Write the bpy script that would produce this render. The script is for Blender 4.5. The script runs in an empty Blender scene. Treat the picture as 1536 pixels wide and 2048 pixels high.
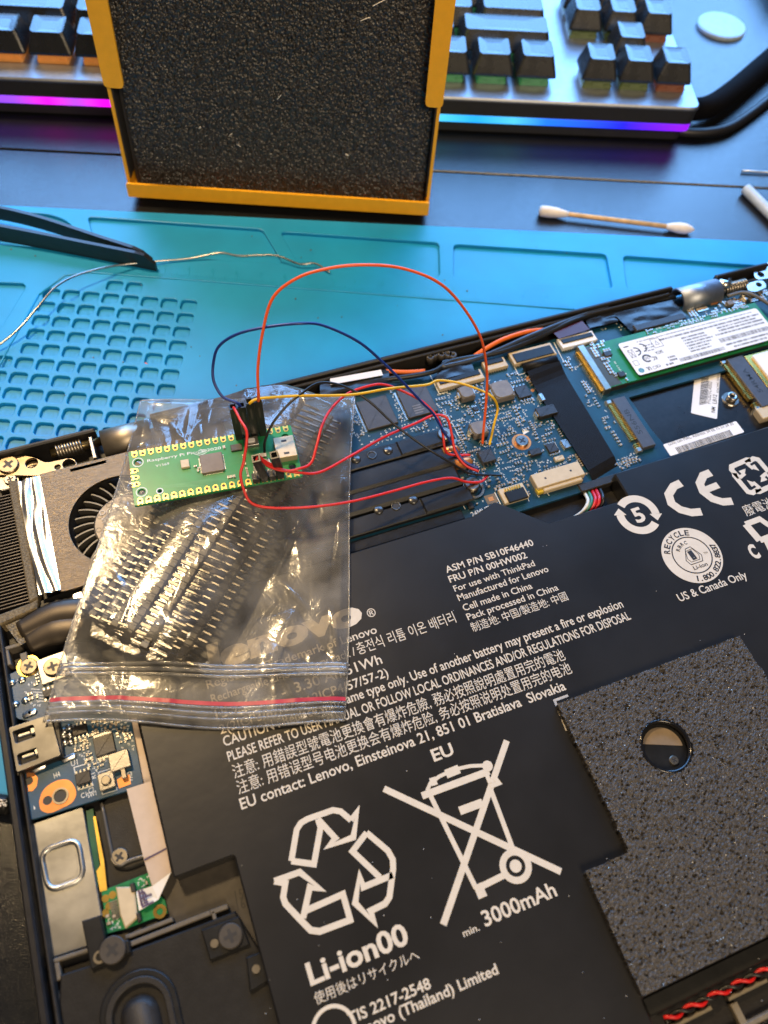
import bpy, bmesh, math, random
import numpy as np
from mathutils import Matrix, Vector
random.seed(7); rng = np.random.default_rng(7)
sc = bpy.context.scene
C = sc.collection
MM = 0.001

# ------------------------------------------------------------------ camera
R = np.array([[0.93376596, -0.35242067, 0.06229612],
              [0.27451671, 0.81699361, 0.50711145],
              [-0.22961209, -0.45642208, 0.85962618]])
FPX, CZ = 1588.23, 242.0
cam = bpy.data.cameras.new('camera'); cam_o = bpy.data.objects.new('camera', cam); C.objects.link(cam_o)
M4 = Matrix.Identity(4)
for i in range(3):
    for j in range(3):
        M4[i][j] = R[j][i]
M4.translation = Vector((0, 0, CZ * MM))
cam_o.matrix_world = M4
cam.sensor_fit = 'VERTICAL'; cam.sensor_height = 36.0; cam.lens = FPX / 2048 * 36.0
cam.clip_start = 0.01; cam.clip_end = 20
cam.dof.use_dof = True; cam.dof.focus_distance = 0.255; cam.dof.aperture_fstop = 12.0
sc.camera = cam_o
sc.render.resolution_x, sc.render.resolution_y = 768, 1024

# ------------------------------------------------------------------ light
w = bpy.data.worlds.new('World'); sc.world = w; w.use_nodes = True
w.node_tree.nodes['Background'].inputs[0].default_value = (0.62, 0.62, 0.66, 1)
w.node_tree.nodes['Background'].inputs[1].default_value = 0.07

def area(name, loc, target, sx, sy, power, col):
    l = bpy.data.lights.new(name, 'AREA'); l.shape = 'RECTANGLE'; l.size = sx; l.size_y = sy
    l.energy = power; l.color = col
    o = bpy.data.objects.new(name, l); C.objects.link(o)
    o.location = Vector(loc) * MM
    d = (Vector(target) - Vector(loc)).normalized()
    o.rotation_euler = d.to_track_quat('-Z', 'Y').to_euler()
    return o
lamp = bpy.data.lights.new('desk_lamp_light', 'SPOT'); lamp.shadow_soft_size = 0.034
lamp.spot_size = math.radians(66); lamp.spot_blend = 0.45
lamp.energy = 18.0; lamp.color = (1.0, 0.71, 0.37)
lo = bpy.data.objects.new('desk_lamp_light', lamp); C.objects.link(lo)
lo.location = Vector((-110, 450, 620)) * MM
lo.rotation_euler = (Vector((40, 110, 0)) - Vector((-110, 450, 620))).to_track_quat('-Z', 'Y').to_euler()
area('monitor_light', (330, 760, 340), (150, 200, 0), 1.0, 0.50, 17, (0.20, 0.48, 1.0))
area('front_fill_light', (120, -800, 1000), (60, 200, 0), 0.45, 0.45, 13.0, (1.0, 0.78, 0.52))  # added warm fill from behind the camera for the box front and foam
sc.view_settings.view_transform = 'Standard'; sc.view_settings.look = 'None'
sc.view_settings.exposure = 0.0; sc.view_settings.gamma = 1.0
sc.view_settings.use_curve_mapping = False
sc.cycles.use_denoising = True
sc.cycles.transparent_max_bounces = 24; sc.cycles.max_bounces = 10
sc.cycles.sample_clamp_indirect = 4.0

# ------------------------------------------------------------------ helpers
def at(x, y, z=17.0):
    """table-plane point (mm) seen at photo pixel x, y on the level plane z"""
    d = R.T @ np.array([x - 768, -(y - 1024), -FPX], float)
    t = (z - CZ) / d[2]
    return np.array([d[0] * t, d[1] * t])
def at3(x, y, z):
    p = at(x, y, z); return np.array([p[0], p[1], z])

MATS = {}
def mat(name, col, rough=0.5, metal=0.0, var=0.12, vs=400, bump=0.0, bs=1500, spec=0.5, emit=None, es=1.0, coat=0.0, trans=0.0, rvar=0.08, stretch=None, alpha=1.0):
    if name in MATS: return MATS[name]
    m = bpy.data.materials.new(name); m.use_nodes = True; nt = m.node_tree; N = nt.nodes; L = nt.links
    b = N['Principled BSDF']
    b.inputs['Roughness'].default_value = rough; b.inputs['Metallic'].default_value = metal
    b.inputs['Specular IOR Level'].default_value = spec
    b.inputs['Coat Weight'].default_value = coat; b.inputs['Coat Roughness'].default_value = 0.1
    b.inputs['Transmission Weight'].default_value = trans
    tc = N.new('ShaderNodeTexCoord'); src = tc.outputs['Object']
    if stretch:
        mp = N.new('ShaderNodeMapping'); mp.inputs['Scale'].default_value = stretch
        L.new(src, mp.inputs['Vector']); src = mp.outputs[0]
    nz = N.new('ShaderNodeTexNoise'); nz.inputs['Scale'].default_value = vs; nz.inputs['Detail'].default_value = 5
    L.new(src, nz.inputs['Vector'])
    rp = N.new('ShaderNodeValToRGB'); rp.color_ramp.elements[0].position = 0.3; rp.color_ramp.elements[1].position = 0.7
    c = np.array(col)
    rp.color_ramp.elements[0].color = (*np.clip(c * (1 - var), 0, 1), 1); rp.color_ramp.elements[1].color = (*np.clip(c * (1 + var), 0, 1), 1)
    L.new(nz.outputs['Fac'], rp.inputs[0]); L.new(rp.outputs[0], b.inputs['Base Color'])
    mr = N.new('ShaderNodeMapRange'); mr.inputs['To Min'].default_value = max(0.02, rough - rvar); mr.inputs['To Max'].default_value = min(1, rough + rvar)
    n2 = N.new('ShaderNodeTexNoise'); n2.inputs['Scale'].default_value = vs * 0.35; n2.inputs['Detail'].default_value = 6
    L.new(src, n2.inputs['Vector'])
    L.new(n2.outputs['Fac'], mr.inputs['Value']); L.new(mr.outputs[0], b.inputs['Roughness'])
    if bump > 0:
        n3 = N.new('ShaderNodeTexNoise'); n3.inputs['Scale'].default_value = bs; n3.inputs['Detail'].default_value = 3
        L.new(src, n3.inputs['Vector'])
        bp = N.new('ShaderNodeBump'); bp.inputs['Strength'].default_value = bump; bp.inputs['Distance'].default_value = 0.0004
        L.new(n3.outputs['Fac'], bp.inputs['Height']); L.new(bp.outputs[0], b.inputs['Normal'])
    if emit:
        b.inputs['Emission Color'].default_value = (*emit, 1); b.inputs['Emission Strength'].default_value = es
    MATS[name] = m
    return m

class MB:
    def __init__(s): s.v = []; s.f = []
    def add(s, vs, fs):
        o = len(s.v); s.v += [tuple(map(float, p)) for p in vs]; s.f += [tuple(i + o for i in f) for f in fs]; return s
    def prism(s, poly, z0, z1, ch=0.0, bottom=True):
        """closed outline (counter-clockwise) pulled up from z0 to z1, with a chamfer ch on the upper edge"""
        poly = np.array(poly, float); n = len(poly)
        area2 = np.sum(poly[:, 0] * np.roll(poly[:, 1], -1) - np.roll(poly[:, 0], -1) * poly[:, 1])
        if area2 < 0: poly = poly[::-1]
        rings = [(poly, z0)]
        if ch > 0:
            rings.append((poly, z1 - ch)); rings.append((inset(poly, ch), z1))
        else: rings.append((poly, z1))
        vs = [(p[0], p[1], z) for r, z in rings for p in r]; fs = []
        for k in range(len(rings) - 1):
            for i in range(n):
                j = (i + 1) % n; fs.append((k * n + i, k * n + j, (k + 1) * n + j, (k + 1) * n + i))
        k = len(rings) - 1
        fs.append(tuple(k * n + i for i in range(n)))
        if bottom: fs.append(tuple(reversed(range(n))))
        return s.add(vs, fs)
    def box(s, x0, y0, z0, x1, y1, z1, ch=0.0):
        x0, x1 = sorted((x0, x1)); y0, y1 = sorted((y0, y1))
        return s.prism([(x0, y0), (x1, y0), (x1, y1), (x0, y1)], z0, z1, ch)
    def rbox(s, cx, cy, sx, sy, z0, z1, a=0.0, r=0.0, ch=0.0):
        return s.prism(xf(rrect(sx, sy, r), cx, cy, a), z0, z1, ch)
    def cyl(s, cx, cy, z0, z1, r, n=24, ch=0.0, r1=None):
        p = circ(cx, cy, r, n)
        if r1 is None: return s.prism(p, z0, z1, ch)
        q = circ(cx, cy, r1, n); vs = [(a[0], a[1], z0) for a in p] + [(a[0], a[1], z1) for a in q]
        fs = [(i, (i + 1) % n, n + (i + 1) % n, n + i) for i in range(n)] + [tuple(range(n, 2 * n)), tuple(reversed(range(n)))]
        return s.add(vs, fs)
    def ring(s, cx, cy, z0, z1, r0, r1, n=32):
        a = circ(cx, cy, r0, n); b = circ(cx, cy, r1, n)
        vs = [(p[0], p[1], z) for z in (z0, z1) for c in (a, b) for p in c]; fs = []
        for i in range(n):
            j = (i + 1) % n
            fs += [(2 * n + i, 3 * n + i, 3 * n + j, 2 * n + j), (n + i, n + j, 3 * n + j, 3 * n + i), (j, i, 2 * n + i, 2 * n + j), (i, j, n + j, n + i)]
        return s.add(vs, fs)
    def tube(s, pts, r, n=8, cap=True, smooth=0):
        P = np.array(pts, float)
        if smooth: P = catmull(P, smooth)
        rr = np.broadcast_to(np.asarray(r, float), (len(P),)) if np.ndim(r) == 0 else np.interp(np.linspace(0, 1, len(P)), np.linspace(0, 1, len(r)), r)
        T = np.gradient(P, axis=0); T /= np.linalg.norm(T, axis=1)[:, None] + 1e-12
        up = np.array([0, 0, 1.0]) if abs(T[0][2]) < 0.9 else np.array([1.0, 0, 0])
        nrm = np.cross(T[0], up); nrm /= np.linalg.norm(nrm); vs = []; fs = []
        for i in range(len(P)):
            nrm = nrm - T[i] * np.dot(nrm, T[i]); nrm /= np.linalg.norm(nrm) + 1e-12
            bn = np.cross(T[i], nrm)
            for k in range(n):
                a = 2 * math.pi * k / n; vs.append(P[i] + rr[i] * (math.cos(a) * nrm + math.sin(a) * bn))
        for i in range(len(P) - 1):
            for k in range(n):
                fs.append((i * n + k, i * n + (k + 1) % n, (i + 1) * n + (k + 1) % n, (i + 1) * n + k))
        if cap: fs += [tuple(reversed(range(n))), tuple(range((len(P) - 1) * n, len(P) * n))]
        return s.add(vs, fs)
    def ribbon(s, pts, width, z, closed=False):
        """flat printed stroke of given width following 2D points, mitred at the corners"""
        P = np.array(pts, float); n = len(P); Lf = []; Rt = []
        for i in range(n):
            if closed: a, b = P[i - 1], P[(i + 1) % n]
            else: a, b = P[max(i - 1, 0)], P[min(i + 1, n - 1)]
            d1 = P[i] - a; d2 = b - P[i]
            if np.linalg.norm(d1) < 1e-9: d1 = d2
            if np.linalg.norm(d2) < 1e-9: d2 = d1
            d1 = d1 / np.linalg.norm(d1); d2 = d2 / np.linalg.norm(d2)
            t = d1 + d2; ln = np.linalg.norm(t); t = d1 if ln < 1e-6 else t / ln
            nn = np.array([-t[1], t[0]]); c = max(0.45, abs(np.dot(nn, np.array([-d1[1], d1[0]]))))
            Lf.append(P[i] + nn * width / 2 / c); Rt.append(P[i] - nn * width / 2 / c)
        vs = [(p[0], p[1], z) for p in Lf + Rt]; m = n if closed else n - 1
        return s.add(vs, [(n + i, n + (i + 1) % n, (i + 1) % n, i) for i in range(m)])
    def flat(s, poly, z):
        return s.add([(p[0], p[1], z) for p in poly], [tuple(range(len(poly)))])
    def quad_box(s, quad, z0, z1, ch=0.0): return s.prism(quad, z0, z1, ch)
    def build(s, name, m, parent=None, smooth=False, label=None, kind=None):
        o0 = np.array(ORG.get(parent.name, (0, 0, 0)) if parent else (0, 0, 0), float)
        me = bpy.data.meshes.new(name)
        me.from_pydata([tuple((np.array(p) - o0) * MM) for p in s.v], [], s.f)
        me.materials.append(m)
        if smooth: me.polygons.foreach_set('use_smooth', [True] * len(me.polygons))
        me.update()
        o = bpy.data.objects.new(name, me); C.objects.link(o)
        if parent: o.parent = parent; ORG[o.name] = tuple(o0)
        else: ORG[o.name] = (0, 0, 0)
        if label: o['label'] = label
        if kind: o['kind'] = kind
        return o
    def proto(s, name, m):
        o = s.build(name, m); me = o.data; ORG.pop(o.name, None); bpy.data.objects.remove(o); return me
ORG = {}
def inset(poly, d):
    P = np.array(poly); n = len(P); out = []
    for i in range(n):
        d1 = P[i] - P[i - 1]; d2 = P[(i + 1) % n] - P[i]
        d1 = d1 / (np.linalg.norm(d1) + 1e-12); d2 = d2 / (np.linalg.norm(d2) + 1e-12)
        n1 = np.array([-d1[1], d1[0]]); n2 = np.array([-d2[1], d2[0]]); t = n1 + n2; t /= np.linalg.norm(t) + 1e-12
        out.append(P[i] + t * d / max(0.5, np.dot(t, n1)))
    return np.array(out)
def rrect(sx, sy, r, k=4):
    r = min(r, sx / 2 - 1e-3, sy / 2 - 1e-3)
    if r <= 0: return np.array([(-sx / 2, -sy / 2), (sx / 2, -sy / 2), (sx / 2, sy / 2), (-sx / 2, sy / 2)])
    out = []
    for cx, cy, a0 in ((sx / 2 - r, -sy / 2 + r, -90), (sx / 2 - r, sy / 2 - r, 0), (-sx / 2 + r, sy / 2 - r, 90), (-sx / 2 + r, -sy / 2 + r, 180)):
        for i in range(k + 1):
            a = math.radians(a0 + 90 * i / k); out.append((cx + r * math.cos(a), cy + r * math.sin(a)))
    return np.array(out)
def round_poly(P, r, k=4):
    P = np.array(P, float); out = []; n = len(P)
    for i in range(n):
        a = P[i - 1] - P[i]; b = P[(i + 1) % n] - P[i]; la, lb = np.linalg.norm(a), np.linalg.norm(b)
        d = min(r, la / 2.1, lb / 2.1); p0 = P[i] + a / la * d; p1 = P[i] + b / lb * d
        for t in np.linspace(0, 1, k + 1): out.append((1 - t) ** 2 * p0 + 2 * t * (1 - t) * P[i] + t * t * p1)
    return np.array(out)
def xf(P, cx, cy, a=0.0):
    P = np.array(P, float); c, s_ = math.cos(a), math.sin(a)
    return np.stack([P[:, 0] * c - P[:, 1] * s_ + cx, P[:, 0] * s_ + P[:, 1] * c + cy], 1)
def circ(cx, cy, r, n): return [(cx + r * math.cos(2 * math.pi * i / n), cy + r * math.sin(2 * math.pi * i / n)) for i in range(n)]
def catmull(P, k):
    P = np.array(P, float); Q = np.vstack([2 * P[0] - P[1], P, 2 * P[-1] - P[-2]]); out = []
    for i in range(1, len(Q) - 2):
        for t in np.arange(k) / k:
            out.append(0.5 * (2 * Q[i] + (Q[i + 1] - Q[i - 1]) * t + (2 * Q[i - 1] - 5 * Q[i] + 4 * Q[i + 1] - Q[i + 2]) * t * t + (3 * Q[i] - Q[i - 1] - 3 * Q[i + 1] + Q[i + 2]) * t ** 3))
    out.append(Q[-2]); return np.array(out)
def tag(o, label, cat, group=None, kind=None):
    if label: o['label'] = label
    if cat: o['category'] = cat
    if group: o['group'] = group
    if kind: o['kind'] = kind
    return o
def thing(name, label, cat, loc, group=None):
    o = bpy.data.objects.new(name, None); C.objects.link(o); o.empty_display_size = 0.01
    o.location = Vector(loc) * MM; ORG[o.name] = tuple(loc); return tag(o, label, cat, group)
def inst(me, name, parent, loc, rz=0.0, scale=None):
    """another object on shared mesh data; loc in world mm"""
    o = bpy.data.objects.new(name, me); C.objects.link(o); o0 = np.array(ORG.get(parent.name, (0, 0, 0)))
    o.parent = parent; o.location = Vector((np.array(loc) - o0) * MM); o.rotation_euler = (0, 0, rz)
    ORG[o.name] = tuple(loc)
    if scale: o.scale = scale
    return o
def px(pts, z): return [at(x, y, z) for x, y in pts]

GC = {}
def glyph(body, bold=0.0):
    k = (body, bold)
    if k in GC: return GC[k]
    c = bpy.data.curves.new('t', 'FONT'); c.body = body; c.resolution_u = 3; c.offset = bold
    o = bpy.data.objects.new('t', c); C.objects.link(o); bpy.context.view_layer.update()
    me = bpy.data.meshes.new_from_object(o.evaluated_get(bpy.context.evaluated_depsgraph_get()))
    v = np.array([p.co[:2] for p in me.vertices]).reshape(-1, 2); f = [tuple(p.vertices) for p in me.polygons]
    bpy.data.objects.remove(o); bpy.data.curves.remove(c); bpy.data.meshes.remove(me)
    GC[k] = (v, f); return GC[k]
def text(mb, body, a, b, cap, z, bold=0.0, capsrc=0.73, snap=None):
    """flat lettering: baseline from a to b (mm), capital height cap (mm)"""
    v, f = glyph(body, bold); a = np.array(a, float); b = np.array(b, float)
    d = b - a; L_ = np.linalg.norm(d); ang = math.atan2(d[1], d[0]) if snap is None else snap
    if snap is not None: a = (a + b) / 2 - np.array([math.cos(ang), math.sin(ang)]) * L_ / 2
    u = v.copy(); u[:, 0] = (u[:, 0] - v[:, 0].min()) / (v[:, 0].max() - v[:, 0].min()) * L_; u[:, 1] *= cap / capsrc
    u = xf(u, a[0], a[1], ang); mb.add([(p[0], p[1], z) for p in u], f); return mb

# ------------------------------------------------------------------ materials
m_desk = mat('desk_black_laminate', (0.007, 0.008, 0.010), 0.23, var=0.2, vs=900, bump=0.3, bs=2400, spec=0.75)
m_seam = mat('seam_shadow_black', (0.004, 0.004, 0.005), 0.8)
m_mat = mat('blue_silicone', (0.006, 0.27, 0.56), 0.42, var=0.09, vs=45, bump=0.06, bs=3000, spec=0.45)
m_shell = mat('black_magnesium', (0.012, 0.011, 0.011), 0.42, spec=.35, var=0.25, vs=300, bump=0.12, bs=3500)
m_plastic = mat('black_plastic', (0.010, 0.010, 0.010), 0.42, spec=.3, var=0.2, bump=0.05)
m_darkgrey = mat('dark_grey_plastic', (0.020, 0.018, 0.016), 0.5, spec=.3, var=0.2, bump=0.15, bs=2500)
m_batt = mat('battery_black_film', (0.0115, 0.011, 0.011), 0.36, var=0.25, vs=45, bump=0.22, bs=90, rvar=0.11, spec=0.45)
m_print = mat('cream_print', (0.58, 0.52, 0.43), 0.6, var=0.05)
m_printdark = mat('dark_print', (0.02, 0.02, 0.022), 0.5)
m_pcb = mat('blue_pcb', (0.004, 0.040, 0.075), 0.36, var=0.35, vs=160, bump=0.05)
m_pcb2 = mat('slate_blue_pcb', (0.016, 0.062, 0.115), 0.36, var=0.25, vs=160, bump=0.05)
m_green = mat('green_pcb', (0.010, 0.17, 0.055), 0.34, var=0.18, vs=220, bump=0.05)
m_green2 = mat('dark_green_pcb', (0.010, 0.075, 0.035), 0.36, var=0.25, vs=220)
m_gold = mat('gold_plate', (0.86, 0.60, 0.16), 0.28, 1.0, var=0.12)
m_silver = mat('tin_silver', (0.62, 0.60, 0.56), 0.28, 1.0, var=0.12, rvar=0.12)
m_steel = mat('scuffed_steel', (0.34, 0.32, 0.29), 0.34, 1.0, var=0.15, vs=120, bump=0.05, rvar=0.15)
m_nickel = mat('dark_nickel', (0.36, 0.32, 0.26), 0.35, 1.0, var=0.2, vs=200)
m_fan = mat('brushed_fan_plate', (0.165, 0.128, 0.085), 0.44, 1.0, var=0.16, vs=500, bump=0.35, bs=900, stretch=(1, 7, 1))
m_foil = mat('crinkled_foil', (0.70, 0.69, 0.66), 0.34, 1.0, var=0.03, bump=0.3, bs=350)
m_cream = mat('cream_connector', (0.52, 0.42, 0.27), 0.45, var=0.06)
m_white = mat('white_sticker', (0.74, 0.72, 0.70), 0.55, var=0.04, vs=200)
m_ffc = mat('white_flat_cable', (0.50, 0.39, 0.30), 0.42, var=0.05)
m_chip = mat('chip_black', (0.022, 0.020, 0.018), 0.42, var=0.15, bump=0.1, bs=3000)
m_chip2 = mat('chip_grey_top', (0.052, 0.045, 0.038), 0.40, var=0.15, bump=0.1, bs=3000)
m_ind = mat('inductor_grey', (0.17, 0.15, 0.13), 0.5, var=0.15)
m_copper = mat('copper_orange', (0.75, 0.29, 0.09), 0.35, 0.6, var=0.1)
m_maroon = mat('maroon_tape', (0.055, 0.008, 0.008), 0.35)
m_silk = mat('white_silkscreen', (0.70, 0.70, 0.66), 0.6, var=0.08)
m_smd = mat('tan_component', (0.36, 0.29, 0.20), 0.45, var=0.35, vs=700)
m_tape = mat('black_tape', (0.011, 0.011, 0.012), 0.30, var=0.2, bump=0.25, bs=420)
m_foam = mat('grey_speckled_foam', (0.050, 0.043, 0.035), 0.45, var=0.6, vs=1700, bump=0.8, bs=1900, spec=0.4)
m_boxfoam = mat('black_open_cell_foam', (0.030, 0.026, 0.022), 0.34, var=0.6, vs=900, bump=0.4, bs=2200, spec=0.75)
m_box = mat('orange_card', (0.95, 0.44, 0.010), 0.6, var=0.05, vs=250, bump=0.25, bs=1400)
m_boxin = mat('dark_card_lining', (0.022, 0.018, 0.016), 0.7)
m_gasket = mat('brown_gasket_foam', (0.15, 0.115, 0.062), 0.8, var=0.5, vs=1500, bump=0.9, bs=2200)
m_key = mat('black_keycap', (0.008, 0.0085, 0.010), 0.27, spec=.9, var=0.08, bump=0.1, bs=5000)
m_kplate = mat('keyboard_plate', (0.30, 0.32, 0.36), 0.36, 0.85, var=0.06)
m_kside = mat('keyboard_side', (0.018, 0.018, 0.020), 0.5)
m_wood = mat('pale_wood', (0.62, 0.40, 0.19), 0.65, var=0.2, vs=300, stretch=(1, 1, 1))
m_cotton = mat('cotton', (0.80, 0.74, 0.66), 0.9, var=0.06, bump=0.6, bs=1500)
m_whitepl = mat('white_plastic', (0.40, 0.50, 0.57), 0.35)
m_tweezer = mat('black_coated_steel', (0.014, 0.016, 0.020), 0.34, 0.0, var=0.2, bump=0.1)

# ------------------------------------------------------------------ desk
PHI = math.radians(-20.4)
E1 = np.array([math.cos(PHI), math.sin(PHI)]); E2 = np.array([-math.sin(PHI), math.cos(PHI)])
desk = thing('desk', None, None, (0, 0, 0)); desk['kind'] = 'structure'
s0 = at(768, 337, 0)
def dpt(a, b): return s0 + E1 * a + E2 * b
MB().prism([dpt(-900, 0.5), dpt(1100, 0.5), dpt(1100, 700), dpt(-900, 700)], -20, 0, 0.5).build('panel', m_desk, desk)
MB().prism([dpt(-900, -700), dpt(1100, -700), dpt(1100, -0.5), dpt(-900, -0.5)], -20, 0, 0.5).build('panel', m_desk, desk)
MB().prism([dpt(-900, -2), dpt(1100, -2), dpt(1100, 2), dpt(-900, 2)], -25, -6).build('seam', m_seam, desk)

# ------------------------------------------------------------------ repair mat
ZM = 3.2
def curve_sheet(outer, holes, z0, z1, bev=0.25):
    """plate with openings: filled 2D curve, extruded with rolled edges"""
    cu = bpy.data.curves.new('c', 'CURVE'); cu.dimensions = '2D'; cu.fill_mode = 'BOTH'
    for P in [outer] + holes:
        sp = cu.splines.new('POLY'); sp.points.add(len(P) - 1)
        for i, p in enumerate(P): sp.points[i].co = (p[0] * MM, p[1] * MM, 0, 1)
        sp.use_cyclic_u = True
    h = (z1 - z0) / 2; cu.extrude = (h - bev) * MM; cu.bevel_depth = bev * MM; cu.bevel_resolution = 1; cu.offset = -bev * MM
    o = bpy.data.objects.new('c', cu); C.objects.link(o); bpy.context.view_layer.update()
    me = bpy.data.meshes.new_from_object(o.evaluated_get(bpy.context.evaluated_depsgraph_get()))
    v = np.array([p.co[:] for p in me.vertices]) / MM; v[:, 2] += (z0 + z1) / 2
    f = [tuple(p.vertices) for p in me.polygons]
    bpy.data.objects.remove(o); bpy.data.curves.remove(cu); bpy.data.meshes.remove(me)
    return v, f
rmat = thing('repair_mat', 'blue silicone repair mat with moulded trays lying under the opened laptop', 'mat', (60, 180, 0))
mo = at(0, 410, ZM); MA, MBk = -45.0, 0.0
def mpt(a, b): return mo + E1 * a + E2 * b
outer = round_poly([mpt(-75, -247), mpt(395, -247), mpt(395, 0), mpt(-75, 0)], 6)
MB().prism(outer, 0.05, 1.7).build('mat_base', m_mat, rmat)
holes = []
def panel(pts, r=3): holes.append(round_poly(px(pts, ZM), r))
panel([(175, 433), (525, 458), (566, 527), (195, 505)], 2.5)
panel([(560, 463), (878, 485), (880, 553), (598, 530)], 2.5)
panel([(907, 488), (1213, 508), (1226, 577), (907, 556)], 2.5)
panel([(1246, 511), (1560, 534), (1620, 602), (1254, 578)], 2.5)
panel([(-120, 418), (100, 427), (146, 447), (156, 500), (-110, 480)], 7)
panel([(-130, 560), (46, 566), (52, 574), (-20, 690), (-140, 690)], 2.5)
c0 = at(102, 587, ZM); c7 = at(377, 610, ZM); r5 = at(340, 750, ZM)
du = (c7 - c0) / 7; dv = (r5 - c7) / 5
cells = []
for r in range(-1, 13):
    for c in range(-1, 8):
        if r == -1 and c not in (3, 4): continue
        ce = c0 + du * c + dv * r
        if c == -1 and r < 5: continue
        cells.append((ce, r, c))
cu_, cv_ = du / np.linalg.norm(du), dv / np.linalg.norm(dv)
for ce, r, c in cells:
    k = rrect(np.linalg.norm(du) * 0.80, np.linalg.norm(dv) * 0.76, 1.5, 3)
    holes.append(np.array([ce + cu_ * q[0] + (-cv_) * q[1] for q in k]))
v, f = curve_sheet(outer, holes, 1.7, ZM, 0.3)
MB().add(v, f).build('moulded_face', m_mat, rmat, label='moulded top with trays, numbered cells and a ruler')
num = MB(); n = 1
for ce, r, c in cells:
    a = ce - cu_ * 1.3 + cv_ * 0.9; text(num, str(n), a, a + cu_ * (2.6 if n > 9 else 1.3), 1.9, 1.78); n += 1
num.build('cell_number', mat('blue_silicone_relief', (0.006, 0.27, 0.52), 0.35), rmat, kind='stuff')
cr_ = MB(); rg = random.Random(15)
for i in range(46):
    p = at(rg.uniform(0, 1200), rg.uniform(440, 860), ZM); cr_.cyl(p[0], p[1], ZM - .05, ZM + rg.uniform(.1, .3), rg.uniform(.12, .4), 7)
cr_.build('mat_crumb', mat('grey_crumb', (.10, .12, .13), .5, .3), rmat, kind='stuff')
# ruler ridge and ticks
rl = MB(); rA = at(180, 545, ZM); rB = at(1190, 622, ZM)
rl.tube([(*at(78, 590, ZM), ZM), (*at(130, 551, ZM), ZM), (*rA, ZM), (*rB, ZM), (*at(1330, 634, ZM), ZM)], 0.45, 6)
rl.tube([(*at(78, 590, ZM), ZM), (*at(20, 690, ZM), ZM), (*at(-60, 850, ZM), ZM)], 0.45, 6)
rl.build('ridge', m_mat, rmat, True)
tk = MB(); rd = (rB - rA) / np.linalg.norm(rB - rA); rn = np.array([-rd[1], rd[0]])
for i in range(0, 200):
    p = rA + rd * (i * 1.0) + rn * 0.9; L_ = 4.2 if i % 10 == 0 else (3.0 if i % 5 == 0 else 2.0)
    tk.prism([p - rd * 0.12, p + rd * 0.12, p + rd * 0.12 + rn * L_, p - rd * 0.12 + rn * L_], ZM - .05, ZM + 0.12)
for i in range(1, 20):
    p = rA + rd * (i * 10 - 1.2) + rn * 5.4; text(tk, str(i), p, p + rd * (2.6 if i > 9 else 1.3), 2.2, ZM + 0.08)
tk.build('ruler_tick', MATS['blue_silicone_relief'], rmat, kind='stuff')

# ------------------------------------------------------------------ laptop
LX0, LX1, LY0, LY1 = -65.3, 266.0, -46.0, 182.3
ZB, ZP = 17.0, 12.6            # battery face, circuit board face
lap = thing('laptop', 'opened black laptop lying upside down with battery and circuit boards exposed', 'laptop', (100, 68, 3.3))
def ob(quad_px, z):            # axis-aligned rectangle round a set of photo pixels
    P = np.array(px(quad_px, z)); return P[:, 0].min(), P[:, 1].min(), P[:, 0].max(), P[:, 1].max()
def bar(a, b, depth, z, snap=True):
    """x0,y0,x1,y1 of a bar running along the laptop from pixel a to pixel b"""
    p, q = at(*a, z), at(*b, z); y = (p[1] + q[1]) / 2
    return p[0], y - depth / 2, q[0], y + depth / 2
MB().prism(round_poly([(LX0 + 1, LY0 + 1), (LX1 - 1, LY0 + 1), (LX1 - 1, LY1 - 3), (LX0 + 1, LY1 - 3)], 9), 3.3, 8.4, 0).build('lid', m_shell, lap, label='closed display lid underneath')
shell = MB()
shell.prism(round_poly([(LX0 + .6, LY0 + .6), (LX1 - .6, LY0 + .6), (LX1 - .6, LY1 - .6), (LX0 + .6, LY1 - .6)], 8), 8.6, 10.0)
so = shell.build('base_tray', m_shell, lap)
hx = [(at(203, 880, 15)[0], at(300, 858, 15)[0]), (at(1352, 590, 15)[0], at(1428, 568, 15)[0])]
rim = MB()
def rimseg(poly, z1=17.6): rim.prism(poly, 9.9, z1, 0.5)
rimseg([(LX0, LY0), (LX0 + 2.2, LY0), (LX0 + 2.2, LY1 - 9), (LX0, LY1 - 9)])
rimseg([(LX0, LY1 - 9.01), (LX0 + 2.2, LY1 - 9.01), (LX0 + 2.9, LY1 - 5), (LX0 + 6, LY1 - 2), (LX0 + 9, LY1 - 1.6), (LX0 + 9, LY1), (LX0 + 6, LY1 - .4), (LX0 + 2, LY1 - 3)])
for a, b in ((LX0 + 9.01, hx[0][0] - 1.2), (hx[0][1] + 1.2, hx[1][0] - 1.2), (hx[1][1] + 1.2, LX1 - 9)):
    rimseg([(a, LY1 - 1.6), (b, LY1 - 1.6), (b, LY1), (a, LY1)])
rim.build('rim', m_shell, lap)
lip = MB()
lip.box(hx[0][1] + 3, LY1 - 3.2, 9.9, hx[1][0] - 3, LY1 - 2.0, 16.2, .3)
lip.box(LX0 + 3.0, LY0 + 20, 9.9, LX0 + 3.9, LY1 - 45, 15.6, .3)
lip.build('inner_lip', m_darkgrey, lap)
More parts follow.
